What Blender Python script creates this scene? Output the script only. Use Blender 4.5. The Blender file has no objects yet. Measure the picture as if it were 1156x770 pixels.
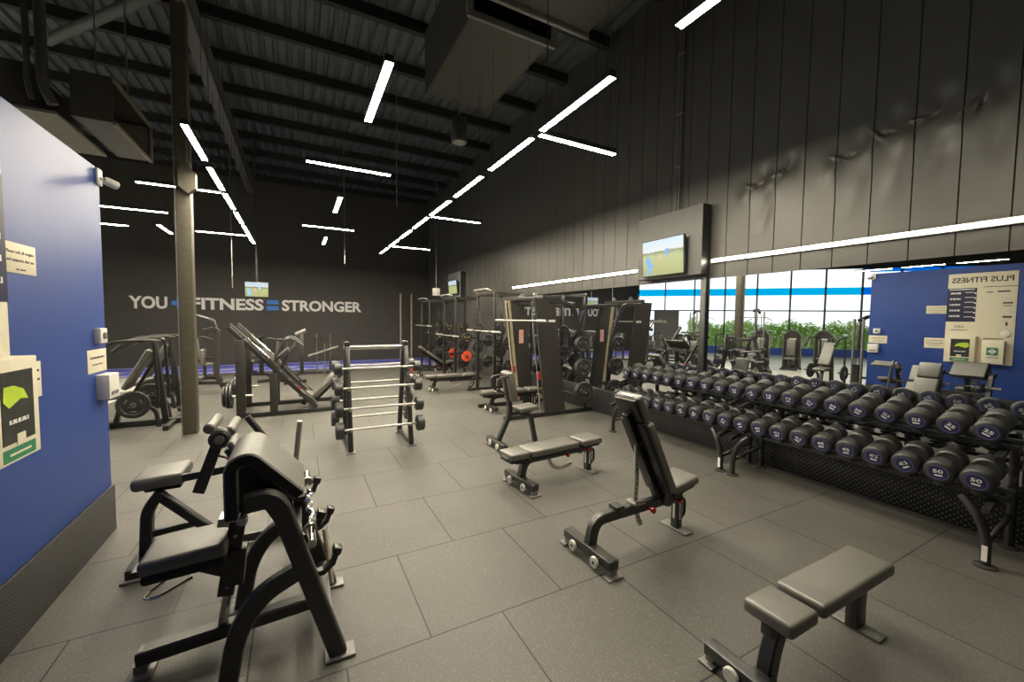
import bpy, bmesh, math, random
from mathutils import Vector, Matrix
random.seed(7)
S = bpy.context.scene
COL = S.collection
PI = math.pi
V = Vector

# ------------------------------------------------------------------ materials
def nodes(name):
    m = bpy.data.materials.new(name); m.use_nodes = True
    nt = m.node_tree; b = nt.nodes['Principled BSDF']
    return m, nt, b

def mat(name, col, rough=.5, metal=0., var=.12, scale=14., bump=0., bscale=120., spec=.5, ior=1.5):
    m, nt, b = nodes(name)
    b.inputs['Roughness'].default_value = rough
    b.inputs['Metallic'].default_value = metal
    b.inputs['Specular IOR Level'].default_value = spec; b.inputs['IOR'].default_value = ior
    tc = nt.nodes.new('ShaderNodeTexCoord')
    n = nt.nodes.new('ShaderNodeTexNoise'); n.inputs['Scale'].default_value = scale; n.inputs['Detail'].default_value = 3
    nt.links.new(tc.outputs['Object'], n.inputs['Vector'])
    r = nt.nodes.new('ShaderNodeValToRGB')
    r.color_ramp.elements[0].position = .3; r.color_ramp.elements[1].position = .7
    r.color_ramp.elements[0].color = [c * (1 - var) for c in col] + [1]
    r.color_ramp.elements[1].color = [min(1, c * (1 + var)) for c in col] + [1]
    nt.links.new(n.outputs['Fac'], r.inputs['Fac'])
    nt.links.new(r.outputs['Color'], b.inputs['Base Color'])
    if bump:
        n2 = nt.nodes.new('ShaderNodeTexNoise'); n2.inputs['Scale'].default_value = bscale
        nt.links.new(tc.outputs['Object'], n2.inputs['Vector'])
        bp = nt.nodes.new('ShaderNodeBump'); bp.inputs['Strength'].default_value = bump; bp.inputs['Distance'].default_value = .002
        nt.links.new(n2.outputs['Fac'], bp.inputs['Height']); nt.links.new(bp.outputs['Normal'], b.inputs['Normal'])
    return m

def emit(name, col, strength):
    m, nt, b = nodes(name)
    b.inputs['Base Color'].default_value = (*col, 1)
    b.inputs['Emission Color'].default_value = (*col, 1)
    b.inputs['Emission Strength'].default_value = strength
    return m

LED_COL = (1.0, .895, .69)
M = {}
M['black'] = mat('black_powder_coat', (.007, .007, .0073), .42, spec=.8, ior=1.6, bump=.15, bscale=300)
M['steel_dark'] = mat('dark_grey_steel', (.040, .037, .033), .42)
M['pad'] = mat('charcoal_vinyl', (.075, .068, .052), .5, bump=.3, bscale=260, spec=1.0, ior=1.8)
M['pad_black'] = mat('black_vinyl', (.010, .010, .010), .4, bump=.3, bscale=260)
M['rubber'] = mat('black_rubber', (.013, .013, .014), .5, bump=.2, spec=.8, ior=1.6)
M['chrome'] = mat('chrome', (.75, .73, .7), .14, 1., var=.04)
M['steel'] = mat('brushed_steel', (.5, .48, .45), .32, 1., var=.08, scale=40)
M['greymetal'] = mat('grey_metal_cap', (.17, .165, .155), .4, spec=.8)
M['white'] = mat('white_plastic', (.75, .73, .68), .4, var=.04)
M['cream'] = mat('cream_board', (.78, .72, .56), .5, var=.04)
M['red'] = mat('red_plastic', (.5, .02, .025), .4)
M['orange'] = mat('orange_red_rubber', (.75, .09, .03), .5)
M['yellow'] = mat('yellow_paint', (.8, .6, .05), .5)
M['navy'] = mat('navy_cap', (.018, .020, .062), .4)
M['ring'] = mat('violet_ring', (.10, .10, .26), .45)
M['ink'] = mat('white_print', (.8, .8, .8), .5, var=.03)
M['dark_ink'] = mat('dark_print', (.03, .03, .04), .5, var=.03)
M['blue_wall'] = mat('blue_paint', (.021, .058, .26), .52, spec=.36, var=.05, scale=3, bump=.15, bscale=90)
M['dark_wall'] = mat('dark_wall_paint', (.064, .060, .051), .6, var=.08, scale=2)
M['panel_wall'] = mat('dark_metal_panels', (.115, .111, .102), .4, metal=.3, var=.07, scale=1.5)
M['roof'] = mat('dark_roof_sheet', (.11, .125, .13), .45, metal=.2)
M['purlin'] = mat('dark_purlin', (.02, .02, .02), .6)
M['roof_steel'] = mat('grey_roof_steel', (.11, .11, .105), .5)
M['column'] = mat('brown_grey_column', (.10, .09, .066), .5)
M['duct'] = mat('painted_duct', (.052, .049, .042), .5)
M['duct_in'] = mat('duct_lining', (.16, .15, .12), .6)
M['board'] = mat('grey_board', (.20, .20, .19), .55, var=.05)
M['tan'] = mat('tan_guide_metal', (.42, .36, .25), .4)  # tan metal; on the smith's far guide it paints in a lit edge
M['letter'] = mat('white_letter', (.93, .91, .85), .5, var=.02)
M['letter_blue'] = mat('blue_letter', (.06, .25, .75), .5, var=.02)
M['green'] = mat('green_print', (.03, .22, .10), .5)
M['lime'] = mat('lime_print', (.55, .75, .05), .5)
M['photo_dark'] = mat('dark_print_photo', (.03, .035, .03), .45, var=.4, scale=8)
M['mullion'] = mat('window_mullion', (.05, .05, .05), .5)
M['leaf'] = mat('hedge_leaf', (.50, .72, .22), .6, var=.3, scale=3)
def leaf_mat():
    m = bpy.data.materials['hedge_leaf']; nt = m.node_tree; b = nt.nodes['Principled BSDF']; o = nt.nodes['Material Output']
    t = nt.nodes.new('ShaderNodeBsdfTranslucent'); mx = nt.nodes.new('ShaderNodeMixShader'); mx.inputs['Fac'].default_value = .45
    t.inputs['Color'].default_value = (.72, .95, .32, 1)
    nt.links.new(b.outputs[0], mx.inputs[1]); nt.links.new(t.outputs[0], mx.inputs[2]); nt.links.new(mx.outputs[0], o.inputs['Surface'])
leaf_mat()
M['concrete'] = mat('outside_paving', (.55, .55, .53), .8)
M['zinc'] = mat('zinc_plated_steel', (.62, .60, .56), .35, .5)
M['pink'] = mat('pink_label', (.75, .4, .36), .5)
M['led'] = emit('led_diffuser', LED_COL, 150.)
M['ledstrip'] = emit('led_strip_diffuser', LED_COL, 26.)

def floor_mat():
    m, nt, b = nodes('rubber_tiles')
    N = nt.nodes; L = nt.links
    tc = N.new('ShaderNodeTexCoord')
    mp = N.new('ShaderNodeMapping'); mp.inputs['Location'].default_value = (-.725 + 20, -2.403 + 21, 0)
    L.new(tc.outputs['Object'], mp.inputs['Vector'])
    br = N.new('ShaderNodeTexBrick')
    br.offset = .5; br.offset_frequency = 2; br.squash = 1
    br.inputs['Scale'].default_value = 1; br.inputs['Brick Width'].default_value = 1.0; br.inputs['Row Height'].default_value = 1.0
    br.inputs['Mortar Size'].default_value = .006; br.inputs['Mortar Smooth'].default_value = .2
    br.inputs['Color1'].default_value = (.100, .096, .086, 1); br.inputs['Color2'].default_value = (.118, .113, .102, 1)
    br.inputs['Mortar'].default_value = (.014, .013, .012, 1)
    L.new(mp.outputs['Vector'], br.inputs['Vector'])
    # fine crumb and pale flecks
    n1 = N.new('ShaderNodeTexNoise'); n1.inputs['Scale'].default_value = 160; n1.inputs['Detail'].default_value = 2
    L.new(tc.outputs['Object'], n1.inputs['Vector'])
    r1 = N.new('ShaderNodeValToRGB'); r1.color_ramp.elements[0].position = .35; r1.color_ramp.elements[1].position = .65
    r1.color_ramp.elements[0].color = (.72, .72, .72, 1); r1.color_ramp.elements[1].color = (1.25, 1.25, 1.25, 1)
    L.new(n1.outputs['Fac'], r1.inputs['Fac'])
    mu = N.new('ShaderNodeMix'); mu.data_type = 'RGBA'; mu.blend_type = 'MULTIPLY'; mu.inputs['Factor'].default_value = 1
    L.new(br.outputs['Color'], mu.inputs['A']); L.new(r1.outputs['Color'], mu.inputs['B'])
    v = N.new('ShaderNodeTexVoronoi'); v.inputs['Scale'].default_value = 95
    L.new(tc.outputs['Object'], v.inputs['Vector'])
    r2 = N.new('ShaderNodeValToRGB'); r2.color_ramp.elements[0].position = .16; r2.color_ramp.elements[1].position = .30
    r2.color_ramp.elements[0].color = (1, 1, 1, 1); r2.color_ramp.elements[1].color = (0, 0, 0, 1)
    L.new(v.outputs['Distance'], r2.inputs['Fac'])
    sel = N.new('ShaderNodeSeparateColor'); L.new(v.outputs['Color'], sel.inputs['Color'])
    gt = N.new('ShaderNodeMath'); gt.operation = 'GREATER_THAN'; gt.inputs[1].default_value = .35
    L.new(sel.outputs['Red'], gt.inputs[0])
    fm = N.new('ShaderNodeMath'); fm.operation = 'MULTIPLY'; L.new(r2.outputs['Color'], fm.inputs[0]); L.new(gt.outputs[0], fm.inputs[1])
    nm = N.new('ShaderNodeMath'); nm.operation = 'SUBTRACT'; nm.use_clamp = True; L.new(fm.outputs[0], nm.inputs[0]); L.new(br.outputs['Fac'], nm.inputs[1])
    mx = N.new('ShaderNodeMix'); mx.data_type = 'RGBA'
    L.new(nm.outputs[0], mx.inputs['Factor']); L.new(mu.outputs['Result'], mx.inputs['A']); mx.inputs['B'].default_value = (.26, .25, .23, 1)
    # broad scuffs
    n3 = N.new('ShaderNodeTexNoise'); n3.inputs['Scale'].default_value = 1.3; n3.inputs['Detail'].default_value = 5
    L.new(tc.outputs['Object'], n3.inputs['Vector'])
    r3 = N.new('ShaderNodeValToRGB'); r3.color_ramp.elements[0].color = (.70, .70, .70, 1); r3.color_ramp.elements[1].color = (1.22, 1.22, 1.22, 1)
    L.new(n3.outputs['Fac'], r3.inputs['Fac'])
    m2 = N.new('ShaderNodeMix'); m2.data_type = 'RGBA'; m2.blend_type = 'MULTIPLY'; m2.inputs['Factor'].default_value = 1
    L.new(mx.outputs['Result'], m2.inputs['A']); L.new(r3.outputs['Color'], m2.inputs['B'])
    L.new(m2.outputs['Result'], b.inputs['Base Color'])
    b.inputs['Roughness'].default_value = .5
    bp = N.new('ShaderNodeBump'); bp.inputs['Strength'].default_value = .25; bp.inputs['Distance'].default_value = .002
    L.new(n1.outputs['Fac'], bp.inputs['Height']); L.new(bp.outputs['Normal'], b.inputs['Normal'])
    return m
M['floor'] = floor_mat()

def stud_mat(sx, pale=.17):
    """black studded rubber sheet, studs as bump and a paler rubber on the stud tops"""
    m, nt, b = nodes('studded_rubber'); N = nt.nodes; L = nt.links
    tc = N.new('ShaderNodeTexCoord')
    mp = N.new('ShaderNodeMapping'); mp.inputs['Rotation'].default_value = (PI / 4, 0, 0); mp.inputs['Scale'].default_value = (0, sx, sx)
    L.new(tc.outputs['Object'], mp.inputs['Vector'])
    v = N.new('ShaderNodeTexVoronoi'); v.inputs['Randomness'].default_value = 0; v.inputs['Scale'].default_value = 1
    L.new(mp.outputs['Vector'], v.inputs['Vector'])
    r = N.new('ShaderNodeValToRGB'); r.color_ramp.elements[0].position = .16; r.color_ramp.elements[1].position = .28
    r.color_ramp.elements[0].color = (1, 1, 1, 1); r.color_ramp.elements[1].color = (0, 0, 0, 1)
    L.new(v.outputs['Distance'], r.inputs['Fac'])
    mx = N.new('ShaderNodeMix'); mx.data_type = 'RGBA'; mx.inputs['A'].default_value = (.014, .014, .015, 1); mx.inputs['B'].default_value = (pale, pale, pale*1.05, 1)
    L.new(r.outputs['Color'], mx.inputs['Factor']); L.new(mx.outputs['Result'], b.inputs['Base Color'])
    bp = N.new('ShaderNodeBump'); bp.inputs['Strength'].default_value = .9; bp.inputs['Distance'].default_value = .006
    L.new(r.outputs['Color'], bp.inputs['Height']); L.new(bp.outputs['Normal'], b.inputs['Normal'])
    b.inputs['Roughness'].default_value = .42
    return m
M['stud'] = stud_mat(26.)
M['stud_fine'] = stud_mat(52., .035)
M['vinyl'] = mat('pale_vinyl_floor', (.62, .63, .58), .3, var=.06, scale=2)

def mirror_mat():
    m, nt, b = nodes('mirror_glass')
    b.inputs['Base Color'].default_value = (.68, .70, .71, 1); b.inputs['Metallic'].default_value = 1; b.inputs['Roughness'].default_value = .0
    return m
M['mirror'] = mirror_mat()

def glass_mat(name, col, gl=.05):
    m = bpy.data.materials.new(name); m.use_nodes = True; nt = m.node_tree
    for n in list(nt.nodes): nt.nodes.remove(n)
    o = nt.nodes.new('ShaderNodeOutputMaterial'); t = nt.nodes.new('ShaderNodeBsdfTransparent'); t.inputs['Color'].default_value = (*col, 1)
    g = nt.nodes.new('ShaderNodeBsdfGlossy'); g.inputs['Roughness'].default_value = .02
    mx = nt.nodes.new('ShaderNodeMixShader'); mx.inputs['Fac'].default_value = gl
    nt.links.new(t.outputs[0], mx.inputs[1]); nt.links.new(g.outputs[0], mx.inputs[2]); nt.links.new(mx.outputs[0], o.inputs['Surface'])
    return m
M['glass'] = glass_mat('window_glass', (.95, .97, .96))
M['film'] = glass_mat('cyan_window_film', (.0, .31, .58), 0.)
M['film_deep'] = glass_mat('deep_blue_window_film', (.0, .10, .48), 0.)
M['kick'] = mat('blue_kick_panel', (.05, .12, .5), .5)

def turf_mat():
    m, nt, b = nodes('blue_turf'); N = nt.nodes; L = nt.links
    tc = N.new('ShaderNodeTexCoord'); n = N.new('ShaderNodeTexNoise'); n.inputs['Scale'].default_value = 60
    L.new(tc.outputs['Object'], n.inputs['Vector'])
    r = N.new('ShaderNodeValToRGB'); r.color_ramp.elements[0].color = (.09, .10, .55, 1); r.color_ramp.elements[1].color = (.2, .22, .85, 1)
    L.new(n.outputs['Fac'], r.inputs['Fac']); L.new(r.outputs['Color'], b.inputs['Base Color']); b.inputs['Roughness'].default_value = .8
    return m
M['turf'] = turf_mat()

def screen_mat(name, strength=1.0):
    """a television picture: pale sky over a green-gold field, by height on the screen"""
    m, nt, b = nodes(name); N = nt.nodes; L = nt.links
    tc = N.new('ShaderNodeTexCoord'); sp = N.new('ShaderNodeSeparateXYZ'); L.new(tc.outputs['Generated'], sp.inputs[0])
    n = N.new('ShaderNodeTexNoise'); n.inputs['Scale'].default_value = 9; n.inputs['Detail'].default_value = 6
    L.new(tc.outputs['Generated'], n.inputs['Vector'])
    ad = N.new('ShaderNodeMath'); ad.operation = 'MULTIPLY_ADD'; ad.inputs[1].default_value = .12; L.new(n.outputs['Fac'], ad.inputs[0]); L.new(sp.outputs['Z'], ad.inputs[2])
    r = N.new('ShaderNodeValToRGB'); e = r.color_ramp.elements
    e[0].position = 0; e[0].color = (.50, .55, .22, 1)
    e[1].position = 1; e[1].color = (.62, .82, .95, 1)
    for p, c in ((.35, (.62, .62, .26, 1)), (.62, (.55, .62, .3, 1)), (.72, (.2, .26, .08, 1)), (.76, (.85, .9, .95, 1))):
        x = e.new(p); x.color = c
    L.new(ad.outputs[0], r.inputs['Fac'])
    L.new(r.outputs['Color'], b.inputs['Emission Color']); b.inputs['Emission Strength'].default_value = strength
    b.inputs['Base Color'].default_value = (.02, .02, .02, 1); b.inputs['Roughness'].default_value = .2
    return m
M['screen'] = screen_mat('television_picture', .62)

# ------------------------------------------------------------------ mesh builder
def fillet(pts, r, n=5):
    pts = [V(p) for p in pts]; out = [pts[0]]
    for i in range(1, len(pts) - 1):
        a, b, c = pts[i - 1], pts[i], pts[i + 1]
        d1 = (a - b); d2 = (c - b); l = min(r, d1.length * .48, d2.length * .48)
        p, q = b + d1.normalized() * l, b + d2.normalized() * l
        for k in range(n + 1):
            t = k / n; out.append(p * (1 - t) ** 2 + b * 2 * t * (1 - t) + q * t * t)
    out.append(pts[-1]); return out

def RX(a): return Matrix.Rotation(a, 3, 'X')
def RY(a): return Matrix.Rotation(a, 3, 'Y')
def RZ(a): return Matrix.Rotation(a, 3, 'Z')

class MB:
    def __init__(s): s.bm = bmesh.new()
    def _add(s, verts, faces):
        vs = [s.bm.verts.new(v) for v in verts]
        for f in faces:
            try: s.bm.faces.new([vs[i] for i in f])
            except ValueError: pass
        return vs
    def box(s, c, size, rot=None, bev=0., seg=2):
        hx, hy, hz = size[0] / 2, size[1] / 2, size[2] / 2
        P = [V((x, y, z)) for x in (-hx, hx) for y in (-hy, hy) for z in (-hz, hz)]
        F = [(0, 1, 3, 2), (4, 6, 7, 5), (0, 4, 5, 1), (2, 3, 7, 6), (0, 2, 6, 4), (1, 5, 7, 3)]
        t = bmesh.new(); vs = [t.verts.new(p) for p in P]
        for f in F: t.faces.new([vs[i] for i in f])
        if bev > 0:
            bmesh.ops.bevel(t, geom=list(t.edges), offset=min(bev, .49 * min(size)), segments=seg, profile=.5, affect='EDGES')
        c = V(c)
        t.verts.index_update()
        vs2 = [(rot @ v.co if rot else v.co) + c for v in t.verts]
        s._add(vs2, [[v.index for v in f.verts] for f in t.faces]); t.free(); return s
    def beam(s, p0, p1, w, h, up=(0, 0, 1), bev=.006):
        p0, p1 = V(p0), V(p1); d = p1 - p0; L = d.length; x = d.normalized(); u = V(up)
        y = u.cross(x)
        if y.length < 1e-4: y = V((0, 1, 0)).cross(x) if abs(x.y) < .9 else V((1, 0, 0)).cross(x)
        y.normalize(); z = x.cross(y)
        R = Matrix((x, y, z)).transposed()
        return s.box((p0 + p1) / 2, (L, w, h), R, bev)
    def sweep(s, pts, w, h, side=(0, 1, 0)):
        """box section along a polyline lying in the plane perpendicular to side; w along side, h across"""
        pts = [V(p) for p in pts]; sd = V(side).normalized(); rings = []
        for i, p in enumerate(pts):
            a = (pts[i] - pts[i - 1]).normalized() if i else (pts[1] - pts[0]).normalized()
            b = (pts[i + 1] - pts[i]).normalized() if i < len(pts) - 1 else a
            t = (a + b).normalized(); nn = sd.cross(t).normalized(); k = 1 / max(.5, t.dot(a))
            c = min(w, h) * .12
            r = []
            for (x, y) in ((w/2, h/2-c), (w/2-c, h/2), (-w/2+c, h/2), (-w/2, h/2-c), (-w/2, -h/2+c), (-w/2+c, -h/2), (w/2-c, -h/2), (w/2, -h/2+c)):
                r.append(p + sd * x + nn * y * k)
            rings.append(r)
        vs = [v for r in rings for v in r]; n = 8; F = []
        for i in range(len(rings) - 1):
            for j in range(n):
                F.append((i*n+j, i*n+(j+1) % n, (i+1)*n+(j+1) % n, (i+1)*n+j))
        F.append(tuple(range(n - 1, -1, -1))); F.append(tuple(range((len(rings)-1)*n, len(rings)*n)))
        s._add(vs, F); return s
    def tube(s, pts, r, n=10, cap=True):
        pts = [V(p) for p in pts]
        t0 = (pts[1] - pts[0]).normalized(); u = t0.orthogonal().normalized(); rings = []
        for i, p in enumerate(pts):
            a = (pts[i] - pts[i-1]).normalized() if i else t0
            b = (pts[i+1] - pts[i]).normalized() if i < len(pts)-1 else a
            t = (a + b).normalized(); u = (u - t * u.dot(t)).normalized(); w = t.cross(u)
            rr = r[i] if isinstance(r, (list, tuple)) else r
            rings.append([p + (u * math.cos(2*PI*k/n) + w * math.sin(2*PI*k/n)) * rr for k in range(n)])
        vs = [v for q in rings for v in q]; F = []
        for i in range(len(rings)-1):
            for j in range(n): F.append((i*n+j, i*n+(j+1) % n, (i+1)*n+(j+1) % n, (i+1)*n+j))
        if cap: F.append(tuple(range(n-1, -1, -1))); F.append(tuple(range((len(rings)-1)*n, len(rings)*n)))
        s._add(vs, F); return s
    def cyl(s, p0, p1, r, n=16): return s.tube([p0, p1], r, n)
    def lathe(s, c, axis, prof, n=28, closed=False):
        """profile (radius, offset along axis); closed joins last ring to the first (a ring with a hole)"""
        c = V(c); ax = V(axis).normalized(); u = ax.orthogonal().normalized(); w = ax.cross(u); rings = []
        vs = []
        for (r, o) in prof:
            r = max(r, 1e-4)
            vs += [c + ax * o + (u * math.cos(2*PI*k/n) + w * math.sin(2*PI*k/n)) * r for k in range(n)]
        F = []; m = len(prof)
        for i in range(m if closed else m - 1):
            i2 = (i + 1) % m
            for j in range(n): F.append((i*n+j, i*n+(j+1) % n, i2*n+(j+1) % n, i2*n+j))
        if not closed: F.append(tuple(range(n-1, -1, -1))); F.append(tuple(range((m-1)*n, m*n)))
        s._add(vs, F); return s
    def prism(s, poly, vec):
        poly = [V(p) for p in poly]; v = V(vec); n = len(poly)
        vs = poly + [p + v for p in poly]
        F = [tuple(range(n-1, -1, -1)), tuple(range(n, 2*n))] + [(i, (i+1) % n, n+(i+1) % n, n+i) for i in range(n)]
        s._add(vs, F); return s
    def build(s, name, m, parent=None, W=False, smooth=True):
        bm = s.bm
        bmesh.ops.recalc_face_normals(bm, faces=bm.faces)
        me = bpy.data.meshes.new(name)
        if W and parent is not None:
            inv = (Matrix.Translation(parent.location) @ Matrix.Rotation(parent.rotation_euler.z, 4, 'Z')).inverted()
            bm.transform(inv)
        bm.to_mesh(me); bm.free(); me.materials.append(m)
        if smooth:
            for p in me.polygons: p.use_smooth = True
            me.set_sharp_from_angle(angle=math.radians(35))
        o = bpy.data.objects.new(name, me); COL.objects.link(o)
        if parent is not None: o.parent = parent
        return o

def tag(o, label, cat, group=None, kind=None):
    o['label'] = label; o['category'] = cat
    if group: o['group'] = group
    if kind: o['kind'] = kind
    return o

def thing(name, label, cat, loc=(0, 0, 0), rz=0., group=None):
    o = bpy.data.objects.new(name, None); COL.objects.link(o)
    o.empty_display_size = .1; o.location = loc; o.rotation_euler = (0, 0, rz)
    return tag(o, label, cat, group)

def dup(root, loc, rz=None, label=None, group=None):
    r = root.copy(); COL.objects.link(r); r.location = loc
    if rz is not None: r.rotation_euler = (0, 0, rz)
    if label: r['label'] = label
    if group: r['group'] = group
    for ch in list(root.children):
        c = ch.copy(); COL.objects.link(c); c.parent = r
        for g in list(ch.children):
            d = g.copy(); COL.objects.link(d); d.parent = c
    return r

def struct(o):
    o['kind'] = 'structure'; return o

_tm = {}
def text_mesh(txt, bold=.0, ext=.01):
    k = (txt, bold, ext)
    if k in _tm: return _tm[k]
    cu = bpy.data.curves.new('t', 'FONT'); cu.body = txt; cu.size = 1; cu.extrude = ext; cu.offset = bold; cu.resolution_u = 3
    cu.align_x = 'CENTER'; cu.align_y = 'CENTER'
    o = bpy.data.objects.new('t', cu); COL.objects.link(o)
    dg = bpy.context.evaluated_depsgraph_get()
    me = bpy.data.meshes.new_from_object(o.evaluated_get(dg))
    bpy.data.objects.remove(o); bpy.data.curves.remove(cu)
    xs = [v.co.x for v in me.vertices]; ys = [v.co.y for v in me.vertices]
    cx, cy = (min(xs)+max(xs))/2, (min(ys)+max(ys))/2; w, h = max(xs)-min(xs), max(ys)-min(ys)
    for v in me.vertices: v.co.x = (v.co.x-cx)/w; v.co.y = (v.co.y-cy)/h
    _tm[k] = (me, w/h); return _tm[k]

def text(name, txt, m, c, right, up, w, h=None, parent=None, depth=.01, bold=.0):
    """flat raised lettering: c centre, right and up directions, w width (h from the font unless given)"""
    src, asp = text_mesh(txt, bold)
    me = src.copy(); me.name = name
    r, u = V(right).normalized(), V(up).normalized(); n = r.cross(u)
    h = h or w / asp
    base = V(c) - (V(parent.location) if parent is not None else V((0, 0, 0)))
    for v in me.vertices:
        x, y, z = v.co; v.co = base + r * x * w + u * y * h + n * (z / .01) * depth
    me.materials.clear(); me.materials.append(m)
    o = bpy.data.objects.new(name, me); COL.objects.link(o)
    if parent is not None: o.parent = parent
    return o

ORD = ['first', 'second', 'third', 'fourth', 'fifth', 'sixth', 'seventh', 'eighth', 'ninth', 'tenth', 'eleventh', 'twelfth', 'thirteenth',
       'fourteenth', 'fifteenth', 'sixteenth', 'seventeenth', 'eighteenth', 'nineteenth', 'twentieth']

# ------------------------------------------------------------------ layout constants (metres)
XR = 5.95      # right wall
XM = 5.93      # mirror face
YB = 20.5      # back wall
XB = -1.56     # blue partition face
ZR = 8.0       # roof
CORNER = V((-8.7, YB, 0)); WEND = V((-26.0, 2.25, 0))   # angled shopfront
YF = -4.0

# ------------------------------------------------------------------ setting
def build_setting():
    m = MB(); m._add([(-27, YF, 0), (XR+.3, YF, 0), (XR+.3, YB+.3, 0), (-27, YB+.3, 0), (-27, YF, -.1), (XR+.3, YF, -.1), (XR+.3, YB+.3, -.1), (-27, YB+.3, -.1)],
                     [(0, 1, 2, 3), (7, 6, 5, 4), (0, 4, 5, 1), (1, 5, 6, 2), (2, 6, 7, 3), (3, 7, 4, 0)])
    struct(m.build('floor', M['floor'], smooth=False))
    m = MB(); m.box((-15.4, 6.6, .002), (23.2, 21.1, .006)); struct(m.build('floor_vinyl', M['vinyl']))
    # back wall
    m = MB(); m.box(((CORNER.x+XR)/2, YB+.1, ZR/2+.1), (XR-CORNER.x+.4, .2, ZR+.2)); struct(m.build('wall_back', M['dark_wall']))
    # front wall behind the camera and far left wall
    m = MB(); m.box((-10.5, YF-.1, ZR/2+.1), (33.4, .2, ZR+.2)); struct(m.build('wall_front', M['dark_wall']))
    m = MB(); m.box((-26.6, -.9, ZR/2+.1), (.2, 6.6, ZR+.2)); struct(m.build('wall_left', M['dark_wall']))
    # right wall: vertical metal panels with open joints and a line of dents
    seams = []
    y = 1.21 - .36 * 15
    while y < YB: seams.append(y); y += .36
    dents = [(3.66, 4.02, .3), (3.30, 4.10, -.2), (2.59, 4.06, .5), (2.22, 4.20, .9), (1.86, 4.22, .2), (1.50, 4.20, -.6)]
    m = MB()
    rnd = random.Random(9)
    lobes = []      # centre y, z, spread along and across, turn, depth
    for (dy, dz, tu) in dents:
        lobes.append((dy+.04, dz, .075, .014, tu, .035)); lobes.append((dy-.05, dz-.02, .07, .016, tu-.7, -.022))
        lobes.append((dy+rnd.uniform(.1, .2), dz-.14, .10, .16, 0, rnd.uniform(.02, .04))); lobes.append((dy-rnd.uniform(.12, .2), dz+.10, .09, .14, 0, -rnd.uniform(.015, .03)))
        lobes.append((dy-.16, dz-.42, .08, .26, .2, rnd.uniform(-.02, .02)))
    def disp(y, z):
        if y > 4.6 or z < 3.3 or z > 4.9: return 0
        d = 0
        for (a, b, sy, sz, tu, h) in lobes:
            ct, st = math.cos(tu), math.sin(tu); u, w_ = (y-a)*ct+(z-b)*st, (z-b)*ct-(y-a)*st
            q = (u/sy)**2 + (w_/sz)**2
            if q < 12: d += h * math.exp(-q)
        return d
    for i in range(len(seams)-1):
        y0, y1 = seams[i], seams[i+1]
        near = y1 < 4.7 and y0 > .3
        ys = [y0, y0+.0025, y0+.007] + ([y0+.007+(y1-y0-.014)*k/24 for k in range(1, 24)] if near else []) + [y1-.007, y1-.0025, y1]
        zs = [0] + ([3.2+.02*k for k in range(86)] if near else [3.5]) + [ZR]
        vs = []
        for yy in ys:
            for z in zs:
                e = min(yy-y0, y1-yy)
                x = XR + (.02 if e < .001 else (.006 if e < .004 else 0)) - disp(yy, z)
                vs.append((x, yy, z))
        nz = len(zs)
        m._add(vs, [(a*nz+b, a*nz+b+1, (a+1)*nz+b+1, (a+1)*nz+b) for a in range(len(ys)-1) for b in range(nz-1)])
    m.box((XR+.12, (YF+YB)/2, ZR/2+.1), (.14, YB-YF, ZR+.2))
    struct(m.build('wall_right', M['panel_wall']))
    # studded rubber kick sheet under the mirror
    m = MB(); m.box(((XM+5.85)/2-.01, (.2+11.2)/2-1, .25), (XM-5.85, 13.0, .5), bev=.004); struct(m.build('trim_1', M['stud']))
    # roof: corrugated sheet with purlins
    m = MB(); x = -26.5; vs = []; xs = []
    while x < XR+.3:
        xs += [(x, 0), (x+.10, 0), (x+.13, .07), (x+.2, .07), (x+.23, 0)]; x += .26
    for (xx, dz) in xs: vs += [(xx, YF, ZR+dz), (xx, YB+.2, ZR+dz)]
    m._add(vs, [(2*i, 2*i+1, 2*i+3, 2*i+2) for i in range(len(xs)-1)])
    struct(m.build('ceiling', M['roof'], smooth=False))
    y = .9; k = 0
    while y < YB:
        m = MB(); m.box((-10.3, y, ZR-.12), (32.4, .06, .22)); m.box((-10.3, y+.05, ZR-.22), (32.4, .12, .015))
        o = struct(m.build('roof_purlin', M['purlin'])); y += 1.5; k += 1
    # girder along the room over the column line
    m = MB(); gx, gz = -1.62, 7.35
    m.box((gx, 8, gz), (.03, 24, .5)); m.box((gx, 8, gz-.25), (.22, 24, .02)); m.box((gx, 8, gz+.25), (.22, 24, .02))
    struct(m.build('roof_beam', M['roof_steel']))
    m = MB(); m.cyl((-4.3, 11.73, 7.45), (-1.75, 8.9, 7.5), .10, 12); struct(m.build('roof_brace', M['roof_steel']))
    # steel column with base plate
    m = MB(); m.box((-1.64, 8.68, 3.6), (.2, .2, 7.2), bev=.012); o = struct(m.build('column', M['column']))
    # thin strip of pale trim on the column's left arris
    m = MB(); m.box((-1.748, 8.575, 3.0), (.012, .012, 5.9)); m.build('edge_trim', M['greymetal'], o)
    # blue partition with studded kick sheet
    m = MB(); m.box((XB-.1, (YF+5.04)/2, 1.665), (.2, 5.04-YF, 3.33), bev=.004); struct(m.build('partition', M['blue_wall']))
    m = MB(); m.box((XB+.012, (YF+5.04)/2, .215), (.024, 5.04-YF, .43), bev=.003); struct(m.build('baseboard_left', M['stud_fine']))
    # angled shopfront
    d = (WEND-CORNER); Ln = d.length; d.normalize(); nrm = V((-d.y, d.x, 0))     # pointing outside or in
    if nrm.y < 0: nrm = -nrm
    ang = math.atan2(d.y, d.x)
    R = RZ(ang)
    H = 5.3
    def P(t, z, off=0): q = CORNER + d*t + nrm*off; return V((q.x, q.y, z))
    m = MB(); m.box(P(Ln/2, (H+ZR)/2+.1, .05), (Ln, .2, ZR-H+.2), R); struct(m.build('wall_window', M['dark_wall']))
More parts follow.
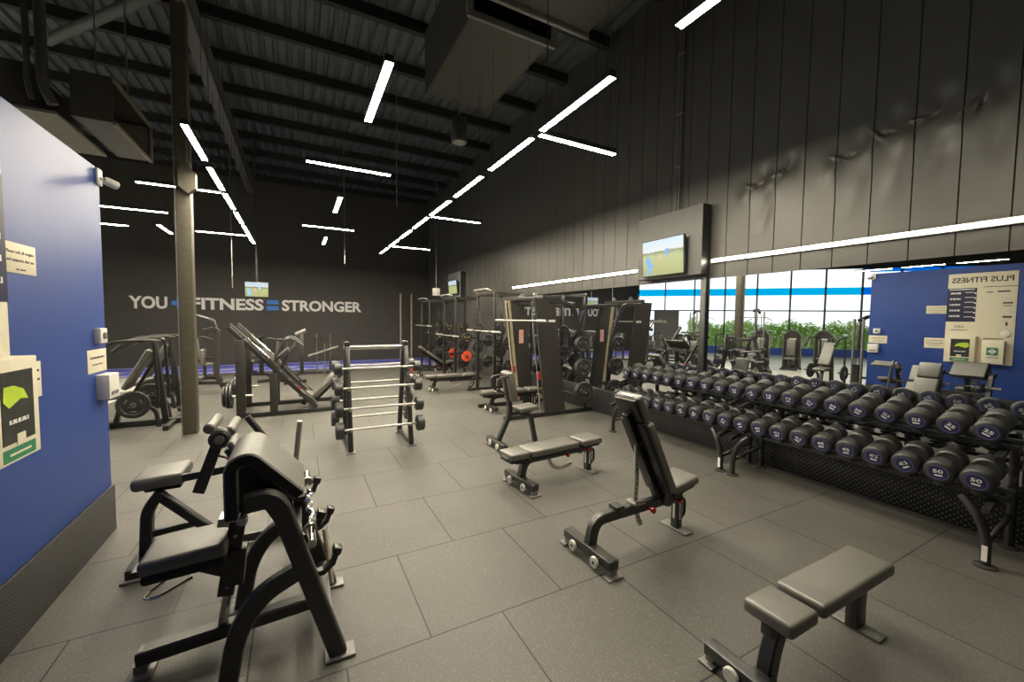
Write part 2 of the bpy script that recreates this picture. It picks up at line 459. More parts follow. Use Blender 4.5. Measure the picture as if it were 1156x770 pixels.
    fr = MB(); bays = 14; bw = Ln/bays
    for i in range(bays+1): fr.box(P(i*bw, H/2), (.07, .12, H), R)
    for z in (.2, 2.75, H-.04): fr.box(P(Ln/2, z), (Ln, .09, .07), R)
    win = struct(fr.build('window_1', M['mullion']))
    g = MB(); g.box(P(Ln/2, H/2), (Ln, .012, H), R); g.build('pane', M['glass'], win)
    # window graphics: a cyan then a deep blue band, and a low blue band
    q = Ln*.50
    for (t0, t1, z0, z1, mm, nm) in ((0, q, 3.70, 4.14, 'film', 'film_band'), (q, Ln, 3.70, 4.14, 'film_deep', 'film_band'), (q, Ln, 5.02, 5.3, 'film_deep', 'film_band'), (0, Ln, 0.0, .46, 'kick', 'kick_panel')):
        g = MB()
        if nm == 'kick_panel': g.box(P((t0+t1)/2, (z0+z1)/2, -.05), (t1-t0, .03, z1-z0), R)
        else: g._add([P(t0, z0, -.03), P(t1, z0, -.03), P(t1, z1, -.03), P(t0, z1, -.03)], [(0, 1, 2, 3)])
        g.build(nm, M[mm], win)
    # solid grey leaf in the shopfront (a closed door)
    m = MB(); m.box(P(1.9, 1.36, -.08), (1.55, .08, 2.72), R, .01); dr = struct(m.build('door_1', M['board']))
    m = MB(); m.tube(fillet([P(1.35, 1.0, -.12), P(1.35, 1.0, -.2), P(1.35, 1.3, -.2), P(1.35, 1.3, -.12)], .03), .015); m.build('door_handle', M['steel'], dr)
    # outside paving and hedge
    m = MB(); m.box((-19, 24, -.06), (70, 60, .1)); o = struct(m.build('outside_ground', M['concrete']))
    o.location.z = -.06
    m = MB(); rnd = random.Random(5)
    for i in range(26000):
        t = rnd.uniform(3.4, Ln*.8); u = rnd.uniform(0, .7)
        top = 1.85 + .12*math.sin(t*2.1) + .10*math.sin(t*5.3+1) + rnd.uniform(-.15, .25)
        z = rnd.uniform(0, top); c = P(t, z, 1.6+u); a = rnd.uniform(0, PI); b = rnd.uniform(-.8, .8); s = rnd.uniform(.05, .10)
        e1 = V((math.cos(a), math.sin(a), b*.5))*s; e2 = V((-math.sin(a)*.4, math.cos(a)*.4, 1))*s*.5
        m._add([c-e1, c+e2, c+e1, c-e2], [(0, 1, 2, 3)])
    for t in [3.5+.5*k for k in range(int(Ln*.8/.5)-8)]:
        m.cyl(P(t, -.05, 1.95), P(t, 1.2, 1.95), .03, 6)
    h = m.build('hedge', M['leaf'], smooth=False); tag(h, 'bright green hedge growing outside the shopfront glass', 'hedge', kind='stuff')
    # turf lane in front of the back wall
    m = MB(); m.box((-1.3, 18.9, .006), (14.2, 3.0, .012)); tf = m.build('turf_strip', M['turf']); tag(tf, 'bright blue turf lane with white lines below the back wall', 'turf', kind='structure')
    m = MB()
    m.box((-1.3, 17.52, .0125), (14.2, .1, .004)); m.box((-1.3, 19.9, .0125), (14.2, .1, .004))
    m.box((-1.3, 18.7, .0125), (14.2, .07, .004))
    for k in range(13): m.box((-7.6+k*1.05, 18.3, .0125), (.45, .12, .004), RZ(.6))
    m.build('lane_marking', M['ink'], tf)

build_setting()

# ------------------------------------------------------------------ mirror on the right wall
m = MB()
mr = thing('wall_mirror', 'long wall mirror above the studded rubber sheet, reflecting windows and blue wall', 'mirror', (XM, 5.2, .5))
for (a_, b_) in ((-1.2, 4.41), (4.41, 7.6), (7.6, 11.04)):
    m = MB(); m.box((XM+.005, (a_+b_)/2, (.5+2.72)/2), (.01, b_-a_-.004, 2.72-.5)); m.build('mirror_panel', M['mirror'], mr, W=True, smooth=False)

# ------------------------------------------------------------------ slogan on the back wall
sl = thing('wall_lettering', 'slogan reading YOU + FITNESS = STRONGER on the dark back wall', 'lettering', (-1.46, YB, 2.2))
yy = YB-.004; zc = 2.52; hh = .49
def word(t, x0, x1): text('word', t, M['letter'], ((x0+x1)/2, yy, zc), (1, 0, 0), (0, 0, 1), x1-x0, hh, sl, depth=.004, bold=.034)
word('YOU', -5.65, -4.50); word('FITNESS', -3.76, -1.26); word('STRONGER', -.58, 2.73)
m = MB(); m.box((-4.12, YB-.01, zc), (.5, .02, .17)); m.box((-4.12, YB-.011, zc), (.17, .02, .5)); m.build('plus_sign', M['letter_blue'], sl, W=True)
m = MB(); m.box((-.93, YB-.01, zc+.13), (.46, .02, .18)); m.box((-.93, YB-.01, zc-.13), (.46, .02, .18)); m.build('equals_sign', M['letter_blue'], sl, W=True)

# ------------------------------------------------------------------ linear lamps
def lamp_proto(name, label, L, axis, loc, group):
    t = thing(name, label, 'lamp', loc, 0., group)
    ax = V((1, 0, 0)) if axis == 'x' else V((0, 1, 0))
    def b(c, l, w, h, bev=0):
        s = (l, w, h) if axis == 'x' else (w, l, h); m = MB(); m.box(c, s, bev=bev); return m
    b((0, 0, .036), L, .085, .07, .004).build('housing', M['black'], t)
    b((0, 0, 0), L-.012, .075, .003).build('diffuser', M['led'], t)
    for s in (-1, 1):
        m = MB(); m.cyl(ax*s*(L/2-.1)+V((0, 0, .07)), ax*s*(L/2-.1)+V((0, 0, ZR-4.4-.02)), .004, 5); m.build('hanging_wire', M['steel_dark'], t)
    return t
ZL = 4.38
_wm = {}
def short_wires(t, axis, L, ztop):
    ax = V((1, 0, 0)) if axis == 'x' else V((0, 1, 0)); i = 0
    for ch in t.children:
        if ch.name.startswith('hanging_wire'):
            s = (-1, 1)[i]; zt = ztop[i]; i += 1
            if zt is None: continue
            m = MB(); m.cyl(ax*s*(L/2-.1)+V((0, 0, .07)), ax*s*(L/2-.1)+V((0, 0, zt-ZL)), .004, 5)
            o = m.build('w', M['steel_dark'], None); ch.data = o.data; bpy.data.objects.remove(o)
GR = 'linear pendant lamps hung from the roof'
ly = None; lx = None
def lamp(axis, x, y, label, ztop=None):
    t = lamp_(axis, x, y, label)
    if ztop: short_wires(t, axis, 1.3 if axis == 'y' else 1.25, ztop)
def lamp_(axis, x, y, label):
    global ly, lx
    if axis == 'y':
        if ly is None: ly = lamp_proto('pendant_lamp', label, 1.3, 'y', (x, y, ZL), GR); return ly
        return dup(ly, (x, y, ZL), None, label)
    if lx is None: lx = lamp_proto('pendant_lamp', label, 1.25, 'x', (x, y, ZL), GR); return lx
    return dup(lx, (x, y, ZL), None, label)
rrow = [1.72, 3.78, 5.31, 6.94, 8.52, 10.07, 11.65, 13.2, 14.85]
for k, y in enumerate(rrow): lamp('y', 2.74, y, '%s lamp from the near end of the long lengthwise row beside the panelled wall' % ORD[k], {1: (6.22, 6.22), 2: (6.22, 6.17), 3: (6.17, 6.17)}.get(k))
for k, (x, y) in enumerate([(3.40, 4.53), (3.40, 9.30), (3.43, 13.75)]):
    lamp('x', x, y, '%s crosswise lamp branching off the row beside the panelled wall, counted from the near end' % ORD[k], (6.22, 6.22) if k == 0 else None)
for k, y in enumerate([7.10, 8.74, 10.28, 11.83, 13.4, 14.95]):
    lamp('y', -1.2, y, '%s lamp from the near end of the lengthwise row that starts at the steel column' % ORD[k])
for k, (x, y) in enumerate([(-1.87, 9.6), (-1.84, 14.25)]):
    lamp('x', x, y, ['nearer', 'farther'][k] + ' crosswise lamp touching the row that starts at the steel column', (4.77, None) if k == 0 else None)
lamp('x', -3.22, 12.1, 'crosswise lamp just past the blue wall end, between two others'); lamp('x', -4.55, 14.4, 'crosswise lamp partly hidden by the blue wall end, lowest of three there')
lamp('y', -3.17, 14.45, 'short-looking lengthwise lamp between blue wall and steel column')
for k, y in enumerate([4.6, 9.4, 13.95]): lamp('y', .79, y, '%s lamp in the middle of the room, pointing away from the camera' % ['nearest steep', 'smaller middle', 'farthest smallest'][k])
for k, y in enumerate([7.0, 11.86]): lamp('x', .78, y, '%s crosswise lamp in the middle of the room' % ['longer nearer', 'shorter farther'][k])
for k, (x, y) in enumerate([(-10.6, 5.2), (-10.6, 6.8), (-10.6, 8.4)]): lamp('y', x, y, '%s lamp seen only in the mirror above the blue wall' % ['nearest', 'middle', 'farthest'][k])
# added fill lamps, out of view, to light the machine area
for k, (a, x, y) in enumerate([('x', -5, 6.5), ('x', -5, 10.5), ('y', -8, 9.5)]):
    lamp(a, x, y, ['nearer crosswise lamp over the machine area behind the blue wall', 'farther crosswise lamp over the machine area behind the blue wall', 'lengthwise lamp over the machine area by the shopfront'][k])

def strip(y0, y1, label):
    t = thing('led_strip', label, 'lamp', (XR-.03, (y0+y1)/2, 3.0), 0, 'led strips along the panelled wall')
    m = MB(); m.box((XR-.02, (y0+y1)/2, 3.0), (.035, y1-y0, .07), bev=.004); m.build('housing', M['greymetal'], t, W=True)
    m = MB(); m.box((XR-.042, (y0+y1)/2, 3.0), (.014, y1-y0-.01, .045)); m.build('diffuser', M['ledstrip'], t, W=True)
strip(-1.2, 4.30, 'long glowing LED strip on the panelled wall, right of the television board')
strip(5.80, 11.1, 'glowing LED strip on the panelled wall between television board and racks')

# ------------------------------------------------------------------ television boards, televisions
def tv_board(y0, y1, label):
    t = thing('television_board', label, 'board', (5.83, (y0+y1)/2, 2.72))
    m = MB(); m.box((5.835, (y0+y1)/2, 3.35), (.19, y1-y0, 1.12), bev=.004); m.build('panel', M['board'], t, W=True)
    m = MB(); m.box((5.835, y0+.004, 3.35), (.188, .012, 1.118)); m.build('side_panel', M['black'], t, W=True)
    return t
tv_board(4.36, 5.74, 'large grey board on the panelled wall carrying the near television')
tv_board(15.2, 16.7, 'small-looking grey board far along the panelled wall above the racks')
p = thing('mirror_post', 'black post standing in front of the mirror under the television board', 'post', (5.90, 4.41, .5))
m = MB(); m.box((5.901, 4.41, 1.64), (.05, .10, 2.27), bev=.006); m.build('upright', M['black'], p, W=True)
m = MB(); m.box((5.90, 4.41, .53), (.056, .12, .05)); m.build('base_plate', M['black'], p, W=True)
def television(loc, rz, w, h, tilt, label, figures=False, back=.05):
    """screen faces local -y"""
    t = thing('television', label, 'television', loc, rz)
    R = RX(tilt)
    m = MB(); m.box((0, 0, 0), (w, .05, h), R, .006); m.build('casing', M['black'], t)
    m = MB(); m.box(R @ V((0, -.0275, 0)), (w-.03, .004, h-.03), R); sc = m.build('screen', M['screen'], t)
    if figures:
        k = h/.64; x0 = -.33*w
        def flat(pts): m.prism([R @ V((x0+x*k, -.0296, z*k)) for x, z in pts], R @ V((0, -.0012, 0)))
        m = MB(); flat([(-.06, .0), (-.02, .03), (.03, .0), (.06, -.10), (.12, -.14), (.11, -.16), (.05, -.13), (.05, -.17), (.09, -.28), (.06, -.28), (.01, -.18), (-.03, -.28), (-.06, -.28), (-.03, -.16), (-.05, -.08)]); m.build('figure', M['fig'], t)
        x0 = .12*w
        m = MB(); flat([(-.05, .10), (.0, .14), (.03, .13), (.03, .05), (.0, .0), (-.03, .05)]); m.build('figure', M['fig'], t)
        x0 = -.06*w
        m = MB(); flat([(-.012, .06), (.012, .06), (.012, -.06), (-.012, -.06)]); m.build('figure', M['fig_red'], t)
    m = MB(); m.box((0, .024+back/2, 0), (.16, back, .16)); m.build('wall_mount', M['black'], t)
    return t
M['fig'] = emit('television_figure', (.08, .2, .5), .8); M['fig_red'] = emit('television_figure_red', (.45, .2, .2), .8)
television((5.66, 5.06, 3.14), -PI/2-.03, .93, .64, .06, 'television showing a green field, mounted on the near grey board', True)
television((5.64, 15.75, 3.3), -PI/2, .95, .55, .1, 'small far television on the distant grey board above the racks')
t = television((-1.17, 16.0, 2.92), 0, .68, .5, .05, 'television hung from a pole in front of the slogan', True)
m = MB(); m.cyl((0, .1, .2), (0, .1, ZR-2.92-.02), .03, 8); m.build('pole', M['steel_dark'], t)
cp = thing('conduit', 'thin twin conduit running down the panelled wall to the television board', 'pipe', (5.85, 5.0, 3.95))
m = MB(); m.cyl((5.90, 4.97, 3.92), (5.90, 4.97, ZR-.02), .014, 8); m.cyl((5.90, 5.03, 3.92), (5.90, 5.03, ZR-.02), .014, 8); m.build('pipe', M['greymetal'], cp, W=True)
m = MB()
for z in (4.7, 5.6, 6.6): m.box((5.90, 5.0, z), (.04, .12, .02))
m.build('clip', M['steel'], cp, W=True)
m = MB(); m.box((0, 0, 0), (.3, .1, .3), bev=.02); o = m.build('ceiling_sensor', M['white']); o.location = (5.0, 16.0, 3.1); tag(o, 'small white box hung on a wire above the racks', 'sensor')
m = MB(); m.cyl((0, 0, .15), (0, 0, ZR-3.1-.02), .008, 6); m.build('hanging_wire', M['steel'], o)

# ------------------------------------------------------------------ ducts, pipes and ceiling gear
d = thing('air_duct', 'large square-ended duct hanging over the middle of the room', 'duct', (2.8, 6.5, 6.2))
m = MB()
x0, x1, y0, y1, z0, z1 = 2.18, 3.45, 5.35, 7.65, 6.2, 7.3
m.box(((x0+x1)/2, (y0+y1)/2, z0+.01), (x1-x0, y1-y0, .02)); m.box(((x0+x1)/2, (y0+y1)/2, z1), (x1-x0, y1-y0, .02))
m.box((x0, (y0+y1)/2, (z0+z1)/2), (.02, y1-y0, z1-z0)); m.box((x1, (y0+y1)/2, (z0+z1)/2), (.02, y1-y0, z1-z0)); m.box(((x0+x1)/2, y1, (z0+z1)/2), (x1-x0, .02, z1-z0))
m.build('duct_body', M['duct'], d, W=True)
m = MB()
for (c, s) in ((((x0+x1)/2, y0, z0-.02), (x1-x0+.16, .05, .1)), (((x0+x1)/2, y0, z1+.02), (x1-x0+.16, .05, .1)), ((x0-.04, y0, (z0+z1)/2), (.1, .05, z1-z0)), ((x1+.04, y0, (z0+z1)/2), (.1, .05, z1-z0))): m.box(c, s, bev=.01)
m.build('flange', M['greymetal'], d, W=True)
m = MB()
for x in (x0+.1, x1-.1):
    for y in (y0+.3, y1-.3): m.cyl((x, y, z1), (x, y, ZR-.02), .01, 6)
m.build('hanger_rod', M['steel'], d, W=True)
d = thing('air_duct', 'nearest flat-bottomed duct cut off by the top of the picture', 'duct', (2.9, 3.9, 6.0))
m = MB(); m.box((2.9, 3.7, 6.75), (1.9, 2.6, 1.0), bev=.01); m.build('duct_body', M['duct'], d, W=True)
m = MB(); m.box((2.9, 5.02, 6.75), (2.0, .06, 1.1), bev=.01); m.build('flange', M['greymetal'], d, W=True)
m = MB()
for x in (2.1, 3.7): m.cyl((x, 3.7, 7.25), (x, 3.7, ZR-.02), .01, 6)
m.build('hanger_rod', M['steel'], d, W=True)
# left duct pair above the blue partition
d = thing('air_duct', 'open-mouthed duct above the blue wall, end nearest the steel column', 'duct', (-2.75, 9.0, 4.8))
def shell(m, x0, x1, y0, y1, z0, z1, t=.025):
    m.box(((x0+x1)/2, (y0+y1)/2, z0), (x1-x0, y1-y0, t)); m.box(((x0+x1)/2, (y0+y1)/2, z1), (x1-x0, y1-y0, t))
    m.box(((x0+x1)/2, y0, (z0+z1)/2), (x1-x0, t, z1-z0)); m.box(((x0+x1)/2, y1, (z0+z1)/2), (x1-x0, t, z1-z0))
    m.box((x0, (y0+y1)/2, (z0+z1)/2), (t, y1-y0, z1-z0))
m = MB()
# body with a sloped open outlet facing the room
A = [(-2.74, 8.05), (-2.31, 8.05), (-2.30, 9.7), (-2.74, 9.7)]
zb, zt = 4.8, 5.42
def wallq(m, p, q, z0, z1, th=.025): m.beam((p[0], p[1], (z0+z1)/2), (q[0], q[1], (z0+z1)/2), th, z1-z0, bev=0)
m.prism([(x, y, zb) for x, y in A], (0, 0, .025)); m.prism([(x, y, zt) for x, y in A], (0, 0, .025))
wallq(m, A[0], A[1], zb, zt); wallq(m, A[2], A[3], zb, zt); wallq(m, A[3], A[0], zb, zt)
m.build('duct_body', M['duct'], d, W=True)
m = MB(); m.prism([(x*.985-.04, y, zb+.03) for x, y in A], (0, 0, .01)); wallq(m, (-2.74, 9.66), (-2.33, 9.66), zb+.04, zt-.04, .01); m.build('duct_lining', M['duct_in'], d, W=True)
m = MB(); m.beam((-2.30, 8.05, zb), (-2.29, 9.7, zb), .05, .05); m.beam((-2.30, 8.05, zt), (-2.29, 9.7, zt), .05, .05); m.beam((-2.29, 9.7, zb), (-2.29, 9.7, zt), .05, .05)
m.build('flange', M['duct_in'], d, W=True)
m = MB(); m.cyl((-2.55, 8.3, zt), (-2.55, 8.3, ZR-.02), .01, 6); m.cyl((-2.5, 9.4, zt), (-2.5, 9.4, ZR-.02), .01, 6); m.build('hanger_rod', M['steel'], d, W=True)
d = thing('air_handler', 'boxy air handling unit over the blue wall at the picture edge', 'air conditioner', (-3.9, 8.6, 4.75))
m = MB(); m.box((-3.85, 8.9, 5.12), (1.3, 1.6, .6), bev=.01); m.build('casing', M['duct'], d, W=True)
m = MB(); m.box((-3.7, 8.9, 4.80), (1.6, 1.7, .04)); m.build('base_pan', M['duct_in'], d, W=True)
m = MB(); m.box((-3.55, 8.097, 5.2), (.14, .006, .07)); m.build('label_plate', M['white'], d, W=True)
m = MB()
for x in (-4.4, -3.3): m.cyl((x, 8.7, 5.4), (x, 8.7, ZR-.02), .012, 6)
m.build('hanger_rod', M['steel'], d, W=True)
d = thing('roof_pipe', 'pair of fat vertical pipes above the blue wall', 'pipe', (-3.2, 7.8, 4.9))
m = MB(); m.tube(fillet([(-2.98, 7.95, ZR-.02), (-2.98, 7.95, 5.1), (-2.90, 7.98, 4.88)], .12), .06, 12); m.build('pipe', M['duct'], d, W=True)
m = MB(); m.tube(fillet([(-3.12, 7.95, ZR-.02), (-3.12, 7.95, 5.1), (-3.10, 7.98, 4.90)], .1), .035, 10); m.build('pipe', M['duct'], d, W=True)
# pendant speaker
d = thing('pendant_speaker', 'dark cylindrical pendant speaker hanging below the duct', 'speaker', (2.55, 6.85, 5.1))
m = MB(); m.lathe((2.55, 6.85, 5.1), (0, 0, 1), [(.13, 0), (.14, .02), (.14, .32), (.12, .42), (.03, .44)]); m.build('body', M['steel_dark'], d, W=True)
m = MB(); m.lathe((2.55, 6.85, 5.095), (0, 0, 1), [(.12, 0), (.12, .006)]); m.build('grille', M['greymetal'], d, W=True)
m = MB(); m.cyl((2.55, 6.85, 5.53), (2.55, 6.85, 6.19), .01, 6); m.build('suspension_cable', M['steel'], d, W=True)
# speaker box on the column
d = thing('column_speaker', 'angular wall speaker fixed high on the steel column', 'speaker', (-1.55, 8.55, 4.1))
m = MB(); m.prism([(-1.67, 8.57, 4.12), (-1.54, 8.57, 4.02), (-1.44, 8.57, 4.12), (-1.44, 8.57, 4.36), (-1.56, 8.57, 4.5), (-1.67, 8.57, 4.4)], (0, -.13, 0)); m.build('body', M['column'], d, W=True)
m = MB(); m.box((-1.57, 8.57, 4.75), (.03, .02, .36)); m.build('cable_cover', M['greymetal'], d, W=True)  # pale strip painting in a lamp's reflection on the column
# hanging rods without lamps
for k, (x, y, z) in enumerate([(-1.75, 15.2, 2.9), (1.5, 15.3, 3.9), (2.0, 9.3, 4.5)]):
    m = MB(); m.cyl((x, y, z), (x, y, ZR-.02), .012, 6); o = m.build('hanging_rod', M['steel'])
    tag(o, ['bare hanging rod ending left of the slogan television', 'bare hanging rod in the middle of the room below the short crosswise lamp', 'bare hanging rod beside the lamp row'][k], 'rod')

# ------------------------------------------------------------------ things on the blue partition
def strokes(name, x, y, z, w, h, m, parent):
    """a line of print too small to read: word-long dashes on a thin common baseline"""
    mb = MB(); rr = random.Random(int(abs(y*100+z*1000))); p = y-w/2
    mb.box((x, y, z-h*.35), (.0008, w, h*.12))
    while p < y+w/2-.01:
        l = min(rr.uniform(.02, .06), y+w/2-p); mb.box((x, p+l/2, z), (.001, l, h*.7)); p += l+.012
    off = V(parent.location)
    for v in mb.bm.verts: v.co -= off
    return mb.build(name, m, parent)

def plate_on_blue(name, y0, y1, z0, z1, th, m, label, cat, lines=None, ink='dark_ink', txts=None):
    o = MB().box((0, 0, 0), (th, y1-y0, z1-z0), bev=min(.004, th*.3)).build(name, m)
    o.location = (XB-.002+th/2, (y0+y1)/2, (z0+z1)/2); tag(o, label, cat)
    if txts:
        for (s, dz, w, h) in txts:
            if s is None: strokes('small_print', XB-.0015+th, (y0+y1)/2, (z0+z1)/2+dz, w, h, M[ink], o); continue
            text('lettering', s, M[ink], (XB-.0015+th, (y0+y1)/2, (z0+z1)/2+dz), (0, 1, 0), (0, 0, 1), w, h, o, depth=.0008)
    return o
# (readable from the room: +y runs to the reader's right)
plate_on_blue('notice_sign', 3.605, 3.95, 2.275, 2.465, .008, M['cream'], 'cream notice about weights and equipment, highest sign on the blue wall', 'sign', txts=[('Please rack all weights', .035, .29, .026), ('and equipment after use', -.015, .29, .026), (None, -.07, .1, .012)])
plate_on_blue('notice_sign', 3.605, 3.95, 1.46, 1.70, .006, M['cream'], 'small cream notice half hidden behind the defibrillator cabinet', 'sign', txts=[(None, .06, .3, .02), (None, .0, .3, .02), (None, -.05, .2, .014)])
plate_on_blue('notice_sign', 4.65, 5.03, 1.515, 1.715, .006, M['cream'], 'cream notice near the end edge of the blue wall', 'sign', txts=[(None, .03, .28, .022), (None, -.03, .2, .014)])
o = plate_on_blue('door_release', 4.79, 4.93, 1.77, 1.90, .05, M['white'], 'white switch box above the notice at the blue wall end', 'switch')
m = MB(); m.lathe((.026, 0, 0), (1, 0, 0), [(.03, 0), (.03, .012), (.02, .016)], 16); m.build('button', M['greymetal'], o)
o = plate_on_blue('dispenser', 4.80, 5.02, 1.27, 1.49, .09, M['white'], 'white dispenser box below the notice at the blue wall end', 'dispenser')
m = MB(); m.box((.047, 0, -.06), (.006, .14, .03)); m.build('slot', M['greymetal'], o)
c = thing('security_camera', 'white security camera on the top corner of the blue wall', 'camera', (XB, 5.0, 3.25))
m = MB(); m.box((XB+.012, 5.0, 3.25), (.02, .1, .14), bev=.005); m.build('mount', M['white'], c, W=True)
m = MB(); m.tube([(XB+.015, 5.0, 3.25), (XB+.06, 5.02, 3.225)], .014, 8); m.build('arm', M['white'], c, W=True)
m = MB(); m.lathe((XB+.06, 5.02, 3.225), (.7, .6, -.25), [(.03, -.02), (.036, 0), (.036, .075), (.03, .08)], 16); m.build('body', M['white'], c, W=True)
m = MB(); m.lathe(V((XB+.06, 5.02, 3.225)) + V((.7, .6, -.25)).normalized()*.0805, (.7, .6, -.25), [(.022, 0), (.022, .003)], 14); m.build('lens', M['black'], c, W=True)

b = thing('information_sign', 'tall cream PLUS FITNESS information board on the blue wall, seen in the mirror', 'board', (XB, 3.1, 1.2))
m = MB(); m.box((XB+.008, 3.08, 2.17), (.014, 1.04, 2.02), bev=.003); m.build('panel', M['cream'], b, W=True)
xt = XB+.0158
R_, U_ = (0, 1, 0), (0, 0, 1)
text('title', 'PLUS FITNESS', M['dark_ink'], (xt, 3.08, 3.03), R_, U_, .92, .12, b, depth=.001, bold=.02)
m = MB(); m.box((xt, 3.37, 2.47), (.006, .46, .76)); m.build('class_panel', M['navy'], b, W=True)
for k in range(5): strokes('small_print', xt+.0038, 3.47, 2.74-k*.13, .17, .05, M['ink'], b)
m = MB()
for k in range(6):
    m.box((xt+.004, 3.25, 2.75-k*.11), (.001, .14, .014)); m.box((xt+.004, 3.16, 2.73-k*.11), (.001, .03, .03))
m.box((xt+.004, 3.37, 2.82), (.001, .4, .02)); m.build('class_list', M['ink'], b, W=True)
text('lettering', 'AED', M['dark_ink'], (xt, 3.38, 1.98), R_, U_, .16, .06, b, depth=.001)
m = MB()
for (y, z, w, h) in ((3.38, 1.9, .26, .014), (2.8, 2.86, .5, .012), (2.75, 2.75, .18, .03), (2.95, 2.74, .1, .02), (2.68, 2.5, .14, .03), (2.68, 2.44, .12, .015), (2.68, 2.2, .13, .04), (2.68, 2.05, .03, .08), (2.85, 1.72, .3, .02)): m.box((xt, y, z), (.002, w, h))
m.build('small_print', M['dark_ink'], b, W=True)
m = MB(); m.lathe((XB+.016, 2.68, 1.84), (1, 0, 0), [(.07, 0), (.07, .03), (.05, .035)], 20); m.build('dial', M['white'], b, W=True)

a = thing('defibrillator_cabinet', 'cream defibrillator cabinet with dark and lime poster on the blue wall', 'cabinet', (XB, 3.36, 1.19))
m = MB(); m.box((XB+.0875, 3.30, 1.48), (.141, .44, .58), bev=.006); m.build('casing', M['cream'], a, W=True)
xf = XB+.159
m = MB(); m.box((xf, 3.31, 1.50), (.003, .30, .40)); m.build('poster', M['photo_dark'], a, W=True)
m = MB(); m.prism([(xf+.003, 3.17, 1.54), (xf+.003, 3.22, 1.50), (xf+.003, 3.33, 1.54), (xf+.003, 3.40, 1.53), (xf+.003, 3.36, 1.59), (xf+.003, 3.27, 1.62), (xf+.003, 3.18, 1.62)], (.001, 0, 0)); m.build('poster_shape', M['lime'], a, W=True)
strokes('small_print', xf+.002, 3.31, 1.42, .18, .03, M['ink'], a)
m = MB(); m.box((xf, 3.31, 1.24), (.003, .30, .07)); m.build('green_band', M['green'], a, W=True)
m = MB(); m.box((xf+.003, 3.32, 1.315), (.002, .08, .06)); m.box((xf+.003, 3.31, 1.24), (.001, .2, .012)); m.build('tag', M['cream'], a, W=True)
a = thing('first_aid_box', 'cream first aid box with green cross, low on the information board', 'box', (XB, 2.87, 1.07))
m = MB(); m.box((XB+.0935, 2.82, 1.43), (.153, .32, .50), bev=.006); m.build('casing', M['cream'], a, W=True)
m = MB(); m.box((XB+.172, 2.82, 1.45), (.003, .17, .17)); m.build('green_panel', M['green'], a, W=True)
m = MB(); m.box((XB+.1745, 2.82, 1.45), (.003, .11, .04)); m.box((XB+.1745, 2.82, 1.45), (.003, .04, .11)); m.build('cross', M['ink'], a, W=True)
strokes('small_print', XB+.1705, 2.82, 1.32, .18, .02, M['dark_ink'], a)

# ------------------------------------------------------------------ benches
def foot(m, c, sx, sy):
    m.box((c[0], c[1], .008), (sx, sy, .016), bev=.004)

def flat_bench(loc, rz, label, group=None):
    t = thing('flat_bench', label, 'bench', loc, rz, group)
    MB().box((-.48, 0, .412), (.27, .27, .085), bev=.026, seg=3).build('seat_pad', M['pad'], t)
    MB().box((.155, 0, .412), (.89, .27, .085), bev=.026, seg=3).build('back_pad', M['pad'], t)
    MB().box((-.48, 0, .372), (.22, .22, .03), bev=.012).build('pad_base', M['pad_black'], t)
    MB().box((.155, 0, .372), (.82, .22, .03), bev=.012).build('pad_base', M['pad_black'], t)
    m = MB(); m.beam((-.6, 0, .335), (.55, 0, .335), .07, .06); m.sweep(fillet([(-.50, 0, .33), (-.56, 0, .2), (-.60, 0, .03)], .12), .08, .09); m.build('frame', M['black'], t)
    m = MB(); m.box((.43, 0, .17), (.13, .07, .32), bev=.008); m.build('leg', M['black'], t)
    m = MB(); foot(m, (.43, 0, 0), .11, .3); m.build('foot_plate', M['greymetal'], t)
    m = MB(); m.box((-.69, 0, .085), (.09, .56, .07), bev=.01); m.box((-.645, 0, .085), (.1, .09, .06)); m.build('cross_foot', M['black'], t)
    for s in (-1, 1):
        m = MB(); foot(m, (-.69, s*.25, 0), .14, .09); m.box((-.69, s*.25, .03), (.06, .05, .04)); m.build('foot_plate', M['greymetal'], t)
        m = MB(); m.lathe((-.745, s*.1, .06), (1, 0, 0), [(.04, -.012), (.045, -.005), (.045, .008), (.036, .012)], 18); m.build('wheel', M['white'], t)
    return t

